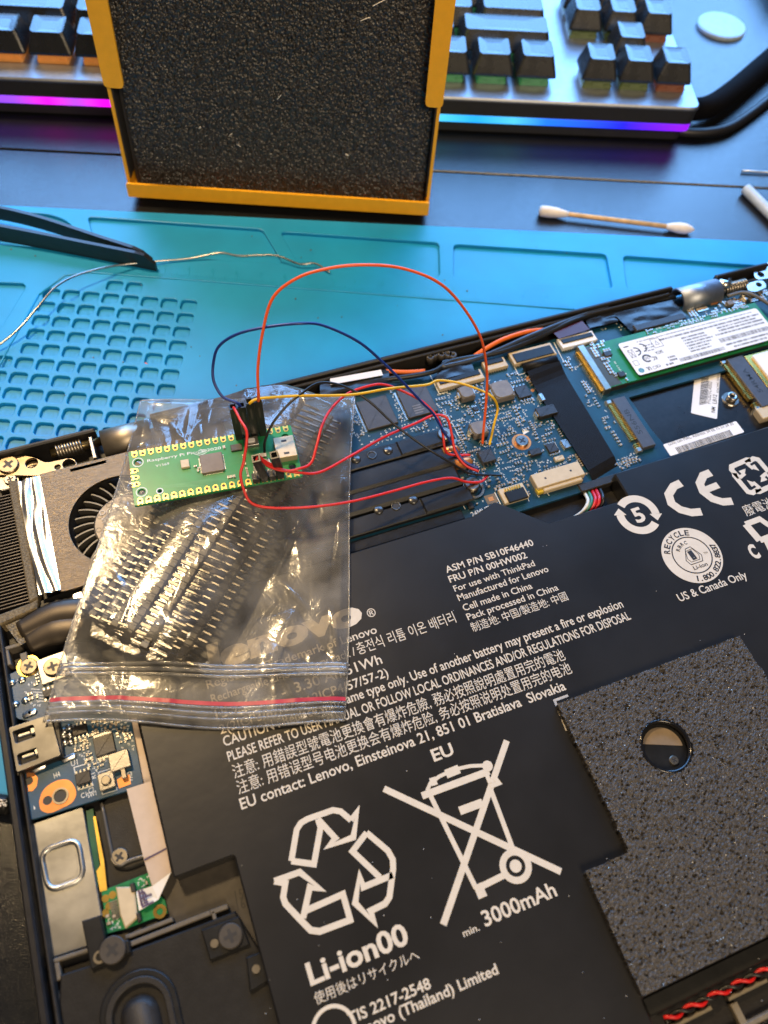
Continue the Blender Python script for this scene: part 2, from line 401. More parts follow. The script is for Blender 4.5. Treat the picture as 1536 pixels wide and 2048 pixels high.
for k, (a, b) in enumerate(hx):
    n = 28; zc, yc, r = 12.9, LY1 - 5.2, 5.4
    hb = MB(); vs = []; fs = []
    for i in range(n + 1):
        t = math.pi * (1.12 - 1.24 * i / n)
        for x in (a, b): vs.append((x, yc + r * math.cos(t), zc + r * math.sin(t)))
        for x in (a, b): vs.append((x, yc + (r - .9) * math.cos(t), zc + (r - .9) * math.sin(t)))
    for i in range(n):
        p = 4 * i; q = p + 4; fs += [(p, q, q + 1, p + 1), (p + 2, p + 3, q + 3, q + 2), (p, p + 2, q + 2, q), (p + 1, q + 1, q + 3, p + 3)]
    hb.add(vs, fs).build('hinge_barrel', mat('hinge_bronze_metal', (.42, .36, .28), .48, 1.0, var=.1) if k == 0 else mat('hinge_dark_metal', (0.34, 0.37, 0.42), 0.50, 1.0), lap, True)

# --- hinges: springs, brackets, screws
def screw(parent, p, z, r=2.4, m=None, h=0.9, cross=True):
    b = MB(); b.cyl(p[0], p[1], z, z + h, r, 22, 0.25)
    o = b.build('screw', m or m_steel, parent)
    if cross:
        c = MB(); a = random.uniform(0, 1.5)
        for k in (0, math.pi / 2): c.rbox(p[0], p[1], r * 1.1, r * 0.28, z + h - .02, z + h + .03, a + k)
        c.cyl(p[0], p[1], z + h - .02, z + h + .035, r * 0.26, 10)
        c.build('screw_recess', m_printdark, parent)
    return o
def hinge(xc0, xc1, ysp, mm_, px_br, name='hinge_bracket'):
    sp = MB(); x = np.linspace(xc0, xc1, 120); t = np.linspace(0, 2 * math.pi * 9, 120)
    sp.tube(np.stack([x, ysp + 2.3 * np.cos(t), 13.2 + 2.3 * np.sin(t)], 1), 0.55, 6)
    sp.build('hinge_spring', m_nickel, lap, True)
    sh = MB(); sh.tube([(xc0 - 2, ysp, 13.2), (xc1 + 6, ysp, 13.2)], 1.6, 14); sh.build('hinge_shaft', mm_, lap, True)
hinge(at(112, 900, 15)[0], at(165, 890, 15)[0], at(150, 893, 15)[1] + 1.0, mat('brass_grease', (0.55, 0.42, 0.2), 0.3, 1.0), None)
hinge(at(1445, 568, 15)[0], at(1490, 556, 15)[0], LY1 - 5.5, m_steel, None)
wl = MB()                                           # upright washer arm
a_ = at(178, 878, 15); wl.prism([(a_[0], LY1 - 12), (a_[0] + 1.2, LY1 - 12), (a_[0] + 1.2, LY1 - 3), (a_[0], LY1 - 3)], 10.2, 16.8, .2); wl.build('hinge_washer', m_steel, lap)
# left bracket plate with holes
zb = 14.6
m_brass = mat('warm_bracket_steel', (0.30, 0.24, 0.165), 0.38, 1.0, var=0.12)
def plate_with_holes(name, out_px, holes_px, z0, z1, m, parent, r=1.2, hr=None):
    O_ = round_poly(px(out_px, z1), r); H_ = [np.array(circ(*at(x, y, z1), rr, 20)) for x, y, rr in holes_px]
    v, f = curve_sheet(O_, H_, z0, z1, 0.15); return MB().add(v, f).build(name, m, parent)
plate_with_holes('hinge_bracket', [(-14, 925), (40, 910), (70, 914), (90, 926), (140, 915), (155, 925), (150, 938), (82, 952), (-10, 950)], [(63, 926, 2.0), (138, 928, 2.1), (115, 934, 1.0)], 13.4, 14.6, m_brass, lap, 2)
screw(lap, at(17, 930, 15), 14.6, 3.3, m_brass, 1.0)
bs = MB(); q = at(65, 939, 14.6); bs.ring(q[0], q[1], 10.2, 13.4, 2.2, 4.2, 28); bs.build('bracket_boss', m_brass, lap, True)
cb = MB(); q = bar((140, 944), (213, 920), 1.6, 16.2); cb.box(q[0], q[1], 10, q[2], q[3], 16.2, .2); cb.build('fan_clip', m_darkgrey, lap)
sb = MB(); q = at(16, 962, 14); sb.rbox(q[0], q[1], 7, 5.5, 10, 13.6, 0, 1, .3); so_ = sb.build('corner_block', m_steel, lap); screw(lap, at(20, 958, 14.4), 13.6, 2.0, m_nickel)
plate_with_holes('hinge_bracket', [(1505, 537), (1540, 522), (1580, 520), (1580, 548), (1545, 556), (1512, 560)], [(1522, 549, 1.5)], 14.4, 15.6, m_silver, lap, 2)
plate_with_holes('hinge_bracket', [(1493, 567), (1525, 558), (1536, 574), (1512, 584), (1496, 582)], [(1518, 569, 1.3)], 14.0, 15.2, m_silver, lap, 2)
hb = MB(); hb.tube([(*at(1436, 570, 15), 15.4), (*at(1452, 573, 15), 15.8), (*at(1458, 562, 15), 16)], [2.4, 2.0, .8], 10); hb.build('hinge_knuckle', m_silver, lap, True)

# --- fan
fan = MB(); zf = 16.2
fx0, fy0, fx1, fy1 = at(80, 960, zf)[0], at(95, 1190, zf)[1], at(265, 930, zf)[0] + 34, at(150, 925, zf)[1]
P3 = [at(140, 1030, zf), at(225, 954, zf), at(192, 1122, zf)]
A = np.array([[2 * (P3[1] - P3[0])[0], 2 * (P3[1] - P3[0])[1]], [2 * (P3[2] - P3[0])[0], 2 * (P3[2] - P3[0])[1]]])
bb = np.array([P3[1] @ P3[1] - P3[0] @ P3[0], P3[2] @ P3[2] - P3[0] @ P3[0]]); fc = np.linalg.solve(A, bb); fr = np.linalg.norm(P3[0] - fc)
fyb = at(120, 1185, zf)[1]; fyt = at(150, 930, zf)[1]
fxl = at(92, 1060, zf)[0]; fxr = fc[0] + fr + 9
v, f = curve_sheet(round_poly([(fxl, fyb), (fxr, fyb), (fxr, fyt), (fxl, fyt)], 2), [np.array(circ(fc[0], fc[1], fr, 64))], zf - 0.9, zf, 0.12)
MB().add(v, f).build('fan_plate', m_fan, lap, label='brushed metal fan cover with round intake')
MB().prism(round_poly([(fxl, fyb), (fxr, fyb), (fxr, fyt), (fxl, fyt)], 2), 10.05, 10.6).build('fan_floor', m_darkgrey, lap)
fhub = MB(); hc = fc + np.array([1.5, -1.0]); fhub.cyl(hc[0], hc[1], 10.6, 14.6, fr * 0.66, 48, .5)
fhub_o = fhub.build('fan_hub', mat('fan_hub_grey', (0.20, 0.17, 0.135), 0.45, 0.4, var=.12), lap, label='grey fan hub')
hs = MB(); hs.cyl(hc[0], hc[1], 14.6, 14.9, fr * 0.47, 40, .1); hs.build('hub_sticker', mat('hub_sticker_grey', (0.27, 0.235, 0.19), 0.5), fhub_o)
ht = MB()
for i in range(12):
    t = i * math.pi / 6; ht.ring(hc[0] + fr * .57 * math.cos(t), hc[1] + fr * .57 * math.sin(t), 14.6, 14.66, .9, .7, 10)
ht.build('balance_mark', m_chip2, fhub_o)
hp = MB(); text(hp, 'DC', hc + [-8, 5], hc + [-4, 5], 1.9, 14.93); text(hp, '5V', hc + [-8, 2.2], hc + [-4.4, 2.2], 1.7, 14.93); hp.build('hub_print', m_print, fhub_o)
bl = MB(); r0, r1 = fr * 0.66, fr * 1.03
for k in range(4):
    pass
zz = []
for i in range(7):
    t = i / 6; a = 0.12 * (t - 0.0) ** 1.4; r = r0 + (r1 - r0) * t; zz.append((r * math.cos(a), r * math.sin(a)))
vs = []; fs = []
for i, p in enumerate(zz):
    for z in (11, 14.4): vs += [(p[0], p[1] - .28, z), (p[0], p[1] + .28, z)]
for i in range(6):
    a = 4 * i; b = a + 4; fs += [(a, b, b + 2, a + 2), (a + 1, a + 3, b + 3, b + 1), (a + 2, b + 2, b + 3, a + 3)]
bl.add(vs, fs); ORG_save = None
me = bl.proto('fan_blade', mat('fan_blade_dark', (0.055, 0.05, 0.042), 0.4))
fanr = bpy.data.objects['fan_hub']
for i in range(31):
    inst(me, 'fan_blade', lap, (hc[0], hc[1], 0), 2 * math.pi * i / 31)
# foil tape on the left of the fan: crumpled strip
def crumple(quad, nu, nv, z, amp, freq, seed):
    q = [np.array(p) for p in quad]; rg = np.random.default_rng(seed); ph = rg.uniform(0, 6, 8); vs = []; fs = []
    for j in range(nv + 1):
        for i in range(nu + 1):
            u, v_ = i / nu, j / nv; p = (q[0] * (1 - u) + q[1] * u) * (1 - v_) + (q[3] * (1 - u) + q[2] * u) * v_
            h = abs(math.sin(u * freq + 1.4 * math.sin(v_ * 5 + ph[0]) + ph[1])) * 0.6 + 0.4 * math.sin(v_ * 9 + ph[2] + u * 3) * math.sin(u * 7 + ph[3])
            vs.append((p[0], p[1], z + amp * h * (0.25 + 0.75 * (4 * u * (1 - u)))))
    for j in range(nv):
        for i in range(nu):
            a = j * (nu + 1) + i; fs.append((a, a + 1, a + nu + 2, a + nu + 1))
    return vs, fs
v, f = crumple(px([(78, 1190), (121, 1180), (78, 952), (33, 965)], 16.6), 26, 60, 16.5, 1.0, 7, 4)
MB().add(v, f).build('foil_tape', m_foil, lap, True, label='crinkled silver foil tape beside the fan')
fl = MB(); q = px([(86, 1186), (122, 1178), (80, 952), (52, 958)], 16.3); fl.prism(q, 16.2, 16.45); fl.build('foil_base', m_foil, lap)
# cooling fins: separate thin plates
m_fin = mat('dark_fin', (0.045, 0.042, 0.042), 0.4, 0.7)
finb = MB(); fb = ob([(-60, 985), (52, 985), (52, 1215), (-60, 1215)], 13.5); fx_r = at(52, 1110, 13.5)[0]
y = at(30, 1215, 13.5)[1]; ytop = at(30, 985, 13.5)[1]
fin = MB().box(LX0 + 3, 0, 10.2, fx_r, 0.28, 14.6); fin_me = fin.proto('cooling_fin', m_fin)
k = 0
while y < ytop:
    inst(fin_me, 'cooling_fin', lap, (0, y, 0)); y += 1.15; k += 1
gk = MB()
gk.prism(px([(15, 960), (38, 960), (75, 1195), (58, 1205)], 16.0), 10.2, 16.0, .4)
gk.prism(px([(58, 1205), (75, 1195), (72, 1215), (-20, 1258), (-30, 1238)], 16.0), 10.2, 15.7, .4)
gk.build('gasket', m_gasket, lap, label='brown foam gasket round the cooling fins')
# heat pipe bundle left, below the fan
hpz = 15.0
dk = MB(); dk.prism(px([(75, 1205), (168, 1168), (172, 1210), (95, 1235), (60, 1260)], 13), 10.2, 13.5, .3); dk.build('fan_bracket', m_plastic, lap)
pl = MB(); pl.rbox(*at(155, 1191, 15), 2.6, 2.2, 13.4, 14.6, 0.1, .6); pl.build('bracket_peg', m_silver, lap)
hpm = MB(); hpm.tube([(*at(40, 1262, 14), 14), (*at(110, 1228, 14.5), 14.5), (*at(190, 1215, 14.5), 14.5), (*at(300, 1170, 14), 14), (*at(480, 1080, 14), 14)], [3.0, 4.2, 4.4, 4.2, 4.2], 14, smooth=8)
hpm.v = [(a, b, 14.6 + (c - 14.6) * .45) for a, b, c in hpm.v]; hpm.build('heat_pipe', mat('heat_pipe_brown', (0.060, 0.048, 0.035), 0.40, 0.6, var=.15, vs=150), lap, True)
hpm = MB(); hpm.tube([(*at(55, 1285, 14), 13.5), (*at(110, 1258, 14.5), 14), (*at(200, 1247, 14.5), 14), (*at(310, 1210, 14), 14), (*at(480, 1120, 14), 14)], [3.4, 5.0, 4.8, 4.4, 4.2], 14, smooth=8)
hpm.v = [(a, b, 13.8 + (c - 13.8) * .45) for a, b, c in hpm.v]; hpm.build('heat_pipe', MATS['heat_pipe_brown'], lap, True)
ms = MB(); v, f = crumple(px([(40, 1290), (95, 1262), (70, 1228), (10, 1250)], 15), 16, 8, 14.6, .5, 3, 9); ms.add(v, f).build('woven_tape', mat('woven_mesh', (0.16, 0.13, 0.08), 0.6, var=.8, vs=1900, bump=1.0, bs=1700), lap, True)
rb = MB()
for a, b, wd in (((5, 1300), (0, 1262), 1.2), ((0, 1300), (40, 1288), 1.2), ((12, 1300), (18, 1330), 1.2), ((50, 1330), (46, 1305), 2.0)):
    p, q_ = at(*a, 14), at(*b, 14); d = (q_ - p) / np.linalg.norm(q_ - p); n_ = np.array([-d[1], d[0]]) * wd / 2
    rb.prism([p - n_, q_ - n_, q_ + n_, p + n_], 9.9, 14, .2)
rb.build('frame_rib', mat('rib_brown', (0.11, 0.095, 0.075), 0.5), lap)

# --- generic board parts
def chip(parent, c, sx, sy, z, h, m=None, name='chip', ch=.15, a=0.0):
    return MB().rbox(c[0], c[1], sx, sy, z, z + h, a, 0.05, ch).build(name, m or m_chip, parent)
def legs(parent, c, sx, sy, z, n, side='y', m=None, L_=0.9, pw=0.45):
    b = MB()
    for s in (-1, 1):
        for i in range(n):
            t = (i - (n - 1) / 2) * ((sx if side == 'y' else sy) * 0.82 / max(1, n - 1) if n > 1 else 0)
            if side == 'y': b.box(c[0] + t - pw / 2, c[1] + s * sy / 2, z, c[0] + t + pw / 2, c[1] + s * (sy / 2 + L_), z + .35)
            else: b.box(c[0] + s * sx / 2, c[1] + t - pw / 2, z, c[0] + s * (sx / 2 + L_), c[1] + t + pw / 2, z + .35)
    return b.build('chip_leg', m or m_silver, parent)
def scatter(parent, poly_px, n, z, avoid, seed, size=(0.95, 0.5), silk=0.5, name='small_component'):
    """rows of tiny passives with tinned ends, plus silkscreen ticks, kept off the larger parts"""
    from mathutils.geometry import intersect_point_tri_2d
    P = np.array(px(poly_px, z)); lo_, hi_ = P.min(0), P.max(0); rg = random.Random(seed)
    def inside(p):
        c = False; j = len(P) - 1
        for i in range(len(P)):
            if (P[i][1] > p[1]) != (P[j][1] > p[1]) and p[0] < (P[j][0] - P[i][0]) * (p[1] - P[i][1]) / (P[j][1] - P[i][1]) + P[i][0]: c = not c
            j = i
        return c
    body, ends, ink = MB(), MB(), MB(); k = 0; tries = 0; used = []
    while k < n and tries < n * 30:
        tries += 1
        p = np.array([rg.uniform(lo_[0], hi_[0]), rg.uniform(lo_[1], hi_[1])]); rot = rg.random() < 0.5
        cnt = rg.choice((1, 2, 3, 4, 5, 6)); stp = rg.choice((0.95, 1.1, 1.3)); sc_ = rg.choice((0.8, 1, 1, 1.35))
        is_ink = rg.random() < silk
        for i in range(cnt):
            q = p + np.array([stp * i * sc_, 0] if rot else [0, stp * i * sc_])
            if not inside(q) or any(a[0] - .5 < q[0] < a[2] + .5 and a[1] - .5 < q[1] < a[3] + .5 for a in avoid): break
            if any((q[0] - u[0]) ** 2 + (q[1] - u[1]) ** 2 < 0.75 for u in used): break
            used.append(q); L_, W_ = size[0] * sc_, size[1] * sc_
            if is_ink:
                for _ in range(3):
                    d = np.array([rg.uniform(-.3, .3), rg.uniform(-.3, .3)])
                    if rg.random() < .5: ink.box(q[0] + d[0] - .28, q[1] + d[1] - .07, z, q[0] + d[0] + .28, q[1] + d[1] + .07, z + .03)
                    else: ink.box(q[0] + d[0] - .07, q[1] + d[1] - .28, z, q[0] + d[0] + .07, q[1] + d[1] + .28, z + .03)
            else:
                a = (L_, W_) if not rot else (W_, L_)
                body.box(q[0] - a[0] * .3 if not rot else q[0] - W_ / 2, q[1] - W_ / 2 if not rot else q[1] - L_ * .3, z, q[0] + a[0] * .3 if not rot else q[0] + W_ / 2, q[1] + W_ / 2 if not rot else q[1] + L_ * .3, z + .42)
                for s in (-1, 1):
                    e = q + (np.array([s * L_ * .4, 0]) if not rot else np.array([0, s * L_ * .4])); h = (L_ * .12, W_ * .55) if not rot else (W_ * .55, L_ * .12)
                    ends.box(e[0] - h[0], e[1] - h[1], z, e[0] + h[0], e[1] + h[1], z + .46)
            k += 1
    if body.v: body.build(name, m_smd, parent, kind='stuff')
    if ends.v: ends.build('solder_end', m_silver, parent, kind='stuff')
    if ink.v: ink.build('silkscreen_mark', m_silk, parent, kind='stuff')

# --- usb side board (lower left)
ZU = 13.4
up = [(10, 1352), (55, 1332), (150, 1303), (262, 1440), (287, 1572), (62, 1640), (48, 1540), (60, 1534), (125, 1520), (118, 1452), (36, 1438), (23, 1426)]
usb = MB().prism(round_poly(px(up, ZU), .6, 2), ZU - 1.0, ZU, .1).build('side_board', m_pcb2, lap, label='slate blue port board on the left edge')
def screw_on(parent, p, z, r, m): 
    screw(parent, p, z, r, m, 0.8)
pb = MB(); pb.ring(*at(57, 1332, ZU), ZU, ZU + .05, 2.4, 3.3); pb.build('gold_ring', m_gold, usb)
m_scr = mat('screw_dark', (.17, .145, .115), .34, 1.0, var=.2, rvar=.15); screw(usb, at(57, 1332, ZU + 1), ZU, 2.5, m_scr, 1.0)
q = at(107, 1335, ZU + 1); MB().rbox(q[0], q[1], 8.2, 8.0, ZU, ZU + 1.0, 0.05, .3, .15).build('screw_plate', m_steel, usb); screw(usb, q, ZU + 1.0, 2.7, m_scr, 1.0)
# double usb port shell
zs = 16.4; pq = px([(17, 1455), (100, 1428), (122, 1510), (33, 1545)], zs)
v, f = curve_sheet(round_poly(pq, .5, 2), [np.array(round_poly(px(h, zs), .5, 2)) for h in ([(25, 1463), (66, 1449), (71, 1473), (31, 1487)], [(34, 1509), (73, 1495), (77, 1517), (38, 1531)])], 11.0, zs, .12)
MB().add(v, f).build('usb_port', mat('port_steel', (.17, .165, .155), .38, 1.0, var=.25, vs=180, rvar=.2, bump=.06, bs=200), usb, label='scuffed steel double usb port')
MB().prism(inset(np.array(pq), .3) if True else pq, 11.05, 14.8).build('usb_inside', m_plastic, usb)
tg = MB()
for a in ((52, 1466), (60, 1508)):
    q = at(*a, 15.6); tg.rbox(q[0] - .6, q[1], 3.4, .9, 14.8, 15.4, 0.0, .3, .2); tg.rbox(q[0] + 1.9, q[1], 1.5, 1.9, 14.8, 16.0, 0, .5, .3)
tg.build('usb_spring', m_silver, usb)
MB().prism(px([(103, 1430), (116, 1424), (127, 1508), (120, 1513)], 15), 12.4, 15.2, .3).build('usb_flange', m_chip, usb)
# gold screw land
gl = MB(); v, f = curve_sheet(catmull(np.array(px([(78, 1603), (84, 1585), (95, 1572), (115, 1561), (137, 1560), (150, 1575), (152, 1592), (143, 1606), (125, 1616), (100, 1626), (82, 1620), (78, 1603)], ZU)), 5)[:-1], [np.array(circ(*at(121, 1592, ZU), 2.0, 20)), np.array(circ(*at(95, 1601, ZU), 1.2, 16))], ZU - .02, ZU + .08, .02)
MB().add(v, f).build('gold_land', m_copper, usb, label='orange gold screw land with two holes')
hk = MB(); hk.cyl(*at(121, 1592, ZU), ZU, ZU + .03, 1.9, 18); hk.cyl(*at(95, 1601, ZU), ZU, ZU + .03, 1.1, 14); hk.cyl(*at(58, 1562, ZU), ZU + .09, ZU + .12, 1.1, 14); hk.build('drilled_hole', m_printdark, usb)
MB().ring(*at(121, 1592, ZU), ZU + .05, ZU + .3, 1.7, 2.2, 24).build('hole_barrel', m_nickel, usb)
gl2 = MB(); gl2.prism(px([(53, 1545), (68, 1546), (76, 1556), (74, 1572), (66, 1582), (57, 1583)], ZU), ZU, ZU + .08); gl2.prism(px([(234, 1560), (244, 1553), (259, 1549), (262, 1568), (238, 1577)], ZU), ZU, ZU + .08); gl2.build('gold_pad', m_copper, usb)
# its chips
av = []
def addchip(parent, pxc, sx, sy, z, h, m=None, name='chip', leg=None, a=0.0):
    c = at(*pxc, z + h / 2); o = chip(parent, c, sx, sy, z, h, m, name, a=a)
    av.append((c[0] - sx / 2 - .6, c[1] - sy / 2 - .6, c[0] + sx / 2 + .6, c[1] + sy / 2 + .6))
    if leg: legs(parent, c, sx, sy, z, leg[0], leg[1])
    return c
addchip(usb, (209, 1490), 5.4, 5.4, ZU, 1.0, m_chip2, leg=(9, 'y'))
addchip(usb, (167, 1556), 3.9, 3.2, ZU, 1.2, leg=(4, 'y'))
c = addchip(usb, (214, 1562), 4.2, 4.6, ZU, 1.6, m_steel, 'button_shell'); MB().cyl(c[0], c[1], ZU + 1.6, ZU + 2.3, 1.3, 18, .2).build('button_cap', m_nickel, usb)
c = addchip(usb, (240, 1522), 5.4, 5.0, ZU, 1.8, m_steel, 'switch_shell'); MB().rbox(c[0] + 0.3, c[1] - 3.6, 1.4, 3.2, ZU + .3, ZU + 1.5, 0, .4, .2).build('switch_lever', m_nickel, usb)
addchip(usb, (98, 1386), 3.0, 2.2, ZU, 1.0, leg=(3, 'y'))
addchip(usb, (160, 1460), 4.0, 2.6, ZU, 0.9, m_chip, leg=(4, 'y'))
so = MB()
for p in ((24, 1366), (44, 1360), (31, 1409), (51, 1401), (61, 1426), (128, 1462), (138, 1455), (127, 1471), (140, 1471), (130, 1486), (142, 1485)):
    q = at(*p, ZU); so.cyl(q[0], q[1], ZU, ZU + .6, 1.2, 12, r1=.5)
for p in ((138, 1516), (79, 1536), (60, 1427)):
    q = at(*p, ZU); so.rbox(q[0], q[1], 4.2, 1.8, ZU, ZU + .6, .1, .9, .3)
so.build('solder_joint', m_silver, usb, True)
scatter(usb, [(150, 1440), (258, 1445), (268, 1500), (230, 1510), (190, 1545), (150, 1500)], 160, ZU, av, 3, silk=.3)
scatter(usb, [(30, 1360), (90, 1345), (110, 1400), (60, 1420)], 22, ZU, av, 5, silk=.7)
ink = MB()
def inkline(mb, pts, z, w=.22, closed=False): mb.ribbon(px(pts, z), w, z + .04, closed)
inkline(ink, [(148, 1535), (176, 1527), (186, 1571), (157, 1580)], ZU, .25, True)
inkline(ink, [(197, 1545), (226, 1536), (234, 1580), (205, 1589)], ZU, .25, True)
inkline(ink, [(219, 1512), (257, 1500), (259, 1530)], ZU, .25)
text(ink, 'U1', at(143, 1533, ZU), at(156, 1529, ZU), 1.6, ZU + .04); text(ink, 'U2', at(194, 1527, ZU), at(206, 1523, ZU), 1.6, ZU + .04)
text(ink, 'H4', at(109, 1557, ZU), at(121, 1552, ZU), 1.5, ZU + .04); text(ink, 'C1', at(163, 1597, ZU), at(174, 1593, ZU), 1.4, ZU + .04)
text(ink, 'C2', at(178, 1587, ZU), at(189, 1583, ZU), 1.4, ZU + .04); text(ink, 'SW1', at(176, 1596, ZU), at(193, 1590, ZU), 1.4, ZU + .04)
text(ink, 'R1', at(192, 1556, ZU), at(190, 1545, ZU), 1.3, ZU + .04); text(ink, 'PAD', at(266, 1560, ZU), at(263, 1542, ZU), 1.3, ZU + .04)
for i in range(5): inkline(ink, [(62 + i * 4, 1378 + i * 6), (80 + i * 4, 1371 + i * 6 + 8)], ZU, .18)
ink.flat(px([(62, 1352), (68, 1350), (65, 1346)], ZU), ZU + .04); ink.flat(px([(67, 1611), (71, 1616), (68, 1620)], ZU), ZU + .04)
ink.build('silkscreen', m_silk, usb)

# --- steel bracket, green strip, flat cable, corner parts
zk = 12.4
kb_ = MB(); sp = px([(56, 1650), (166, 1612), (211, 1872), (206, 1882), (98, 1917), (90, 1905)], zk); br = kb_.prism(round_poly(sp, .6, 2), 10, zk, .25).build('steel_bracket', mat('brushed_bracket', (0.44, 0.44, 0.43), 0.34, 1.0, var=.14, vs=160, rvar=.2, bump=.12, bs=140), lap, label='bare steel bracket with pressed square')
sq = px([(81, 1702), (156, 1677), (169, 1757), (97, 1783)], zk)
rr = MB(); P_ = round_poly(sq, 3, 5); rr.tube([(p[0], p[1], zk) for p in P_] + [(P_[0][0], P_[0][1], zk)], .75, 8, cap=False); rr.build('pressed_rim', MATS['brushed_bracket'], br, True)
P2 = round_poly(inset(np.array(sq)[::-1], 1.2), 2.4, 5); MB().prism(P2, zk - .1, zk + .12).build('pressed_square', MATS['brushed_bracket'], br)
MB().prism(px([(172, 1622), (186, 1617), (200, 1740), (196, 1775), (190, 1772)], 11.5), 10, 11.5).build('green_strip', m_green2, lap)
MB().prism(px([(186, 1634), (191, 1632), (202, 1690), (208, 1720), (214, 1780), (200, 1784), (193, 1742), (201, 1730)], 11.7), 11.5, 11.7).build('gold_strip', mat('satin_gold', (0.80, 0.52, 0.10), 0.4, 0.9), lap)
tpz = 11.2
tp = MB().prism(round_poly(px([(200, 1600), (300, 1560), (345, 1705), (238, 1745), (216, 1700)], tpz), 3), 10, tpz, .4).build('touch_panel', m_darkgrey, lap)
tr = MB(); P_ = px([(203, 1605), (222, 1700), (228, 1722), (240, 1730), (256, 1722), (300, 1708)], tpz + .4); tr.tube([(p[0], p[1], tpz + .3) for p in P_], .55, 8, smooth=5); tr.build('panel_edge', mat('edge_grey', (0.10, 0.095, 0.09), .35, .3), tp, True)
screw(lap, at(239, 1714, tpz + .5), tpz, 2.3, m_nickel, 0.8)
gb = MB().prism(px([(203, 1782), (298, 1745), (305, 1776), (330, 1800), (335, 1826), (250, 1858), (214, 1868)], 11.6), 10.4, 11.6, .1).build('touch_board', m_green, lap, label='small green board with flat cable socket')
for p in ((211, 1797), (225, 1790), (218, 1812), (211, 1826)): MB().cyl(*at(*p, 11.6), 11.6, 11.66, .95, 16).build('test_pad', m_gold, gb)
cs = MB(); cs.prism(px([(231, 1774), (268, 1773), (275, 1835), (250, 1857), (240, 1830)], 12.9), 11.6, 12.9, .3); cs.build('cable_socket', m_cream, gb)
lt = MB(); lt.prism(px([(259, 1768), (268, 1765), (272, 1783), (263, 1785)], 13), 11.6, 13.2, .2); lt.prism(px([(272, 1827), (280, 1824), (283, 1840), (276, 1846)], 13), 11.6, 13.2, .2); lt.build('socket_latch', m_chip, gb)
pn = MB()
for i in range(9):
    q = at(234 + i * .9, 1800 + i * 4.2, 11.8); pn.rbox(q[0] - 1.0, q[1], 2.0, .35, 11.6, 11.85, 0)
pn.build('socket_pin', m_silver, gb)
scatter(gb, [(215, 1830), (232, 1822), (240, 1855), (220, 1862)], 10, 11.6, [], 4, silk=.3)
scatter(gb, [(276, 1760), (296, 1752), (300, 1768), (280, 1775)], 6, 11.6, [], 8, silk=.8)
MB().ring(*at(320, 1823, 11.6), 11.6, 11.8, .8, 1.7, 20).build('gold_ring', m_gold, gb)
# white flat cable: from under the port board, down, folded to the socket
fc1 = MB(); top = px([(253, 1578), (302, 1562), (334, 1700), (287, 1716)], 14.2)
fc1.prism(top, 14.0, 14.15)
ffc = fc1.build('flat_cable', m_ffc, lap, label='creamy white flat cable marked FP')
fc2 = MB(); A_, B_ = at3(287, 1716, 14.1), at3(334, 1700, 14.1); C_, D_ = at3(304, 1772, 13.6), at3(342, 1744, 13.6)
fc2.add([A_, B_, D_, C_], [(0, 1, 2, 3)]); fc2.build('cable_fold', m_ffc, ffc)
fc3 = MB(); fc3.add([C_ - [0, 0, .05], D_ - [0, 0, .05], at3(317, 1799, 13.0), at3(278, 1822, 12.4), at3(272, 1783, 12.4)], [(0, 1, 2, 3, 4)]); fc3.build('cable_end', m_white, ffc)
fp = MB(); text(fp, 'FP', at(308, 1806, 13.1), at(300, 1776, 13.1), 3.2, 13.3, .01); inkline(fp, [(289, 1720), (333, 1697)], 14.15, .5); inkline(fp, [(277, 1780), (284, 1812)], 13.1, .5); inkline(fp, [(283, 1777), (290, 1808)], 13.15, .4); fp.build('cable_print', mat('violet_ink', (.07, .045, .09), .5), ffc)
fq = MB(); fq.prism(px([(252, 1440), (272, 1434), (302, 1562), (280, 1570)], 12.9), 12.2, 12.36); fq.build('flat_cable', m_ffc, lap)
# lower black frame with speaker
zsx = 13.2
fr_ = MB().prism(px([(120, 1950), (182, 1930), (250, 1905), (398, 1850), (470, 1822), (520, 1900), (562, 2048), (600, 2160), (150, 2200), (118, 2010)], zsx), 10, zsx, .4).build('speaker_frame', mat('speaker_black', (0.014, 0.013, 0.012), .42, spec=.3, var=.15, bump=.1), lap, label='black frame panel with oval speaker')
ov = [at(268 + 60 * math.cos(t), 2020 + 95 * math.sin(t), zsx) for t in np.linspace(0, 2 * math.pi, 40, endpoint=False)]
oc = np.mean(ov, 0)
def oval(sx, sy, r): return xf(rrect(sx, sy, r, 8), *OC, 0.0)
OC = at(300, 2128, zsx)
for k, (sx, sy, z0, z1, m_) in enumerate(((18.5, 40, zsx, zsx + .9, m_plastic), (15.8, 37, zsx + .9, zsx + 1.5, m_darkgrey), (18.5, 34, zsx + 1.5, zsx + .95, m_plastic), (9.0, 29, zsx + .95, zsx + 2.3, m_darkgrey))):
    if k == 2: continue
    b = MB()
    if k < 2:
        v, f = curve_sheet(oval(sx, sy, sx / 2.1), [oval(sx - 3.4, sy - 3.4, (sx - 3.4) / 2.1)], z0, z1, .3); b.add(v, f)
    else:
        b.prism(oval(sx, sy, sx / 2.1), z0 - .3, z1, 1.6)
    b.build(('speaker_ring', 'speaker_surround', '', 'speaker_cone')[k], m_, fr_, True)
tb = MB(); tb.prism(px([(163, 1842), (200, 1830), (212, 1880), (258, 1880), (262, 1905), (182, 1940)], 14.6), 11, 14.6, .3); tb.build('frame_tab', m_plastic, fr_)
screw(fr_, at(225, 1900, 15.2), 14.6, 3.2, m_chip2, 1.0)
q = at(199, 1914, 14.8); MB().ring(q[0], q[1], 14.6, 14.9, .9, 1.5, 16).build('locating_pin', m_nickel, fr_)
